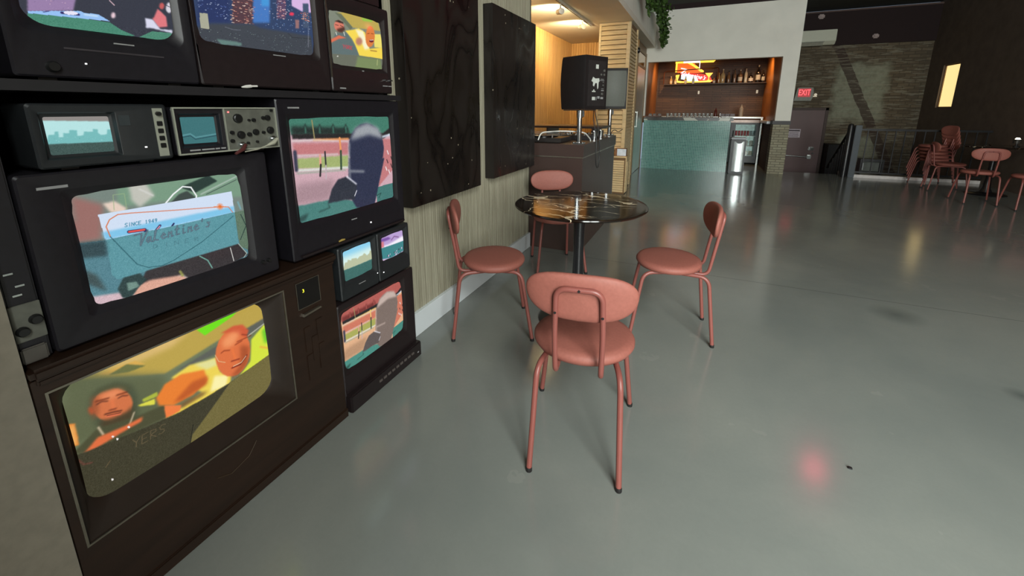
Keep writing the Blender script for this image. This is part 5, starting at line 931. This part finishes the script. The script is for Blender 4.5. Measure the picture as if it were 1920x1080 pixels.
mb = MB(off); mb.box(1.935, 2.185, YB-.062, YB-.06, .745, .778); mb.build('printed_heading', PRD, t)
for i in range(4):
    mb = MB(off); a = random.uniform(0, .03); mb.box(1.95+a, 2.17-a, YB-.062, YB-.06, .605+.033*i, .615+.033*i); mb.build('printed_line', PRD, t)
t.location.x += .13
off = (2.3, YB-.3, 2.95); t = thing('air_conditioner', 'white wall-mounted air conditioner beside the white bar wall', 'air conditioner', off)
ACM = mat('ac_white', (206, 208, 188), .5, var=.02)
mb = MB(off); mb.prism([(YB-.3, 3.13), (YB-.06, 3.13), (YB-.06, 2.80), (YB-.22, 2.80), (YB-.30, 2.88)], 1.61, 2.72, 'x', bev=.008); mb.build('case', ACM, t, smooth=20)
mb = MB(off); mb.prism([(YB-.305, 2.855), (YB-.235, 2.785), (YB-.225, 2.792), (YB-.295, 2.862)], 1.65, 2.48, 'x'); mb.build('louvre_flap', mat('ac_flap', (168, 168, 154), .5), t)
mb = MB(off); mb.box(1.65, 2.50, YB-.303, YB-.298, 2.862, 2.868); mb.build('outlet_gap', KNOB, t)
def block(name, x, z, s_, label, cat):
    mb = MB((x, YB-.06, z)); mb.box(x-s_, x+s_, YB-.14, YB-.058, z-s_*.8, z+s_*.8, bev=s_*.35); mb.box(x-s_*.5, x+s_*.5, YB-.155, YB-.13, z-s_*.4, z+s_*.4, bev=s_*.15); tag(mb.build(name, mat('dull_pink_plastic', (170, 150, 146), .5), smooth=30), label, cat)
block('smoke_detector', 2.40, 3.46, .065, 'small pale detector high on the oxblood header above the air conditioner', 'detector')
block('security_camera', 3.50, 2.95, .06, 'small pale camera on the oxblood header right of the air conditioner', 'camera')
RM = mat('black_rail_paint', (26, 26, 28), .35); RG = mat('slate_rail_paint', (58, 66, 72), .4)
off = (2.66, 9.98, 0); t = thing('stair_railing', 'black metal railing with round end post along the stair opening', 'railing', off)
mb = MB(off); mb.lathe([(.05, 0), (.05, .98), (.035, 1.02), (.001, 1.03)], (2.62, 9.95, 0), 20); mb.build('round_post', RM, t, smooth=40)
mb = MB(off); mb.box(2.69, 2.79, 9.93, 10.03, 0, 1.0, bev=.008); mb.build('square_post', RG, t)
mb = MB(off); mb.box(2.79, XR, 9.96, 10.0, .90, .935, bev=.004); mb.build('top_rail', RM, t)
mb = MB(off); mb.box(2.79, XR, 9.97, 9.99, .09, .12); mb.build('bottom_rail', RM, t)
n = 13
for i in range(n):
    x = 2.9+(XR-2.95)*i/(n-1); mb = MB(off); mb.box(x-.008, x+.008, 9.972, 9.988, .12, .90); mb.build('baluster', RM, t)
mb = MB(off); mb.tube(fillet([(2.62, 10.0, .96), (2.66, 10.08, .94), (2.66, 11.2, .10), (2.66, 11.25, .02)], .05), .022, 10); mb.build('stair_handrail', RM, t, smooth=True)
for i in range(7):
    y = 10.2+.15*i; zt = .94-(y-10.08)*.75; mb = MB(off); mb.box(2.652, 2.668, y-.008, y+.008, zt-.95, zt); mb.build('stair_baluster', RM, t)
off = (3.2, 10.55, 0); t = thing('floor_heater', 'low dark framed box with a bright edge behind the railing', 'heater', off)
mb = MB(off)
for q in ((3.0, 3.38, .27, .32), (3.0, 3.38, .04, .065), (3.0, 3.03, .065, .27), (3.35, 3.38, .065, .27)): mb.box(q[0], q[1], 10.45, 10.65, q[2], q[3])
mb.build('frame', RM, t)
mb = MB(off); mb.box(3.03, 3.35, 10.60, 10.64, .065, .27); mb.build('back_panel', mat('dim_glass_panel', (92, 96, 90), .3), t)
mb = MB(off); mb.box(3.03, 3.05, 10.44, 10.45, .10, .24); mb.build('bright_edge', mat('white_strip', (230, 236, 236), .4), t)
for x in (3.01, 3.35):
    mb = MB(off); mb.box(x, x+.02, 10.46, 10.64, 0, .04); mb.build('foot', RM, t)
# speck on the floor
mb = MB((.62, 1.68, 0))
mb.box(.608, .622, 1.672, 1.684, .0, .006, bev=.002); tag(mb.build('floor_crumb', KNOB), 'tiny dark crumb lying on the open concrete floor', 'crumb')

# ------------------------------------------------------------------ light
w = bpy.data.worlds.new('World'); scene.world = w; w.use_nodes = True
bg = w.node_tree.nodes['Background']; bg.inputs[0].default_value = (.55, .68, .85, 1); bg.inputs[1].default_value = .5
def area(name, loc, target, sx, sy, power, col, spread=None):
    l = bpy.data.lights.new(name, 'AREA'); l.shape = 'RECTANGLE'; l.size = sx; l.size_y = sy; l.energy = power; l.color = col
    if spread: l.spread = spread
    o = bpy.data.objects.new(name, l); COL.objects.link(o); o.location = loc
    o.rotation_euler = (Vector(target)-Vector(loc)).to_track_quat('-Z', 'Y').to_euler(); return o
def spot(name, loc, d, power, col, ang=110, blend=.8, r=.04):
    l = bpy.data.lights.new(name, 'SPOT'); l.energy = power; l.color = col; l.spot_size = math.radians(ang); l.spot_blend = blend; l.shadow_soft_size = r
    o = bpy.data.objects.new(name, l); COL.objects.link(o); o.location = loc; o.rotation_euler = Vector(d).to_track_quat('-Z', 'Y').to_euler(); return o
def point(name, loc, power, col, r=.05):
    l = bpy.data.lights.new(name, 'POINT'); l.energy = power; l.color = col; l.shadow_soft_size = r
    o = bpy.data.objects.new(name, l); COL.objects.link(o); o.location = loc; return o
DAY = (.95, 1.0, .96)
for i, (a, b) in enumerate(ops):
    area('daylight_window_%d' % i, ((a+b)/2, FW-.2, 2.2), ((a+b)/2-.3, 2, 1.4), b-a-.05, 2.3, (300, 255)[i], DAY)
area('skylight', ((SK[0]+SK[1])/2, (SK[2]+SK[3])/2, ZC+.12), (.6, .6, 0), SK[1]-SK[0], SK[3]-SK[2], 230, DAY)
for p, d in LAMPS: spot('track_spot', p, d, 85, (1, .80, .46), 125)
spot('track_spot', (-1.9, 4.2, 2.45), (-.7, .6, .1), 85, (1, .80, .46), 135)
for x in (-.7, .95): spot('bar_downlight', (x, 11.0, 2.5), (x*.5, .5, -1), 45, (1, .62, .28), 110)
mb = MB((1.62, 5.35, 3.0)); mb.lathe([(.02, 3.10), (.11, 3.04), (.12, 2.98), (.08, 2.90), (.001, 2.88)], (1.62, 5.35, 0), 20, cap=False)
red = mb.build('glass_shade', mat('red_glass_lamp', (255, 80, 110), .4, emit=(255, 70, 105), estr=12), None, smooth=True)
t = thing('pendant_lamp', 'small red glass pendant lamp hanging from the dark ceiling', 'lamp', (1.62, 5.35, 3.0)); red.parent = t; red.location = (0, 0, 0)
mb = MB((1.62, 5.35, 3.0)); mb.tube([(1.62, 5.35, 3.08), (1.62, 5.35, ZC)], .006, 8); mb.build('cord', KNOB, t)
# ------------------------------------------------------------------ camera
F, CX, CY = 773.0, 960.0, 375.0
cam = bpy.data.cameras.new('camera'); co = bpy.data.objects.new('camera', cam); COL.objects.link(co); scene.camera = co
cam.sensor_width = 36; cam.sensor_fit = 'HORIZONTAL'; cam.lens = 36*F/1920; cam.shift_x = -(CX-960)/1920; cam.shift_y = (CY-540)/1920
cam.clip_start = .05; cam.clip_end = 60
co.location = (0, 0, 1.3); co.rotation_euler = (math.radians(90-12.44), 0, math.radians(24.29))
vs = scene.view_settings; vs.view_transform = 'Standard'; vs.look = 'None'; vs.gamma = 1; vs.exposure = 0; vs.use_curve_mapping = False
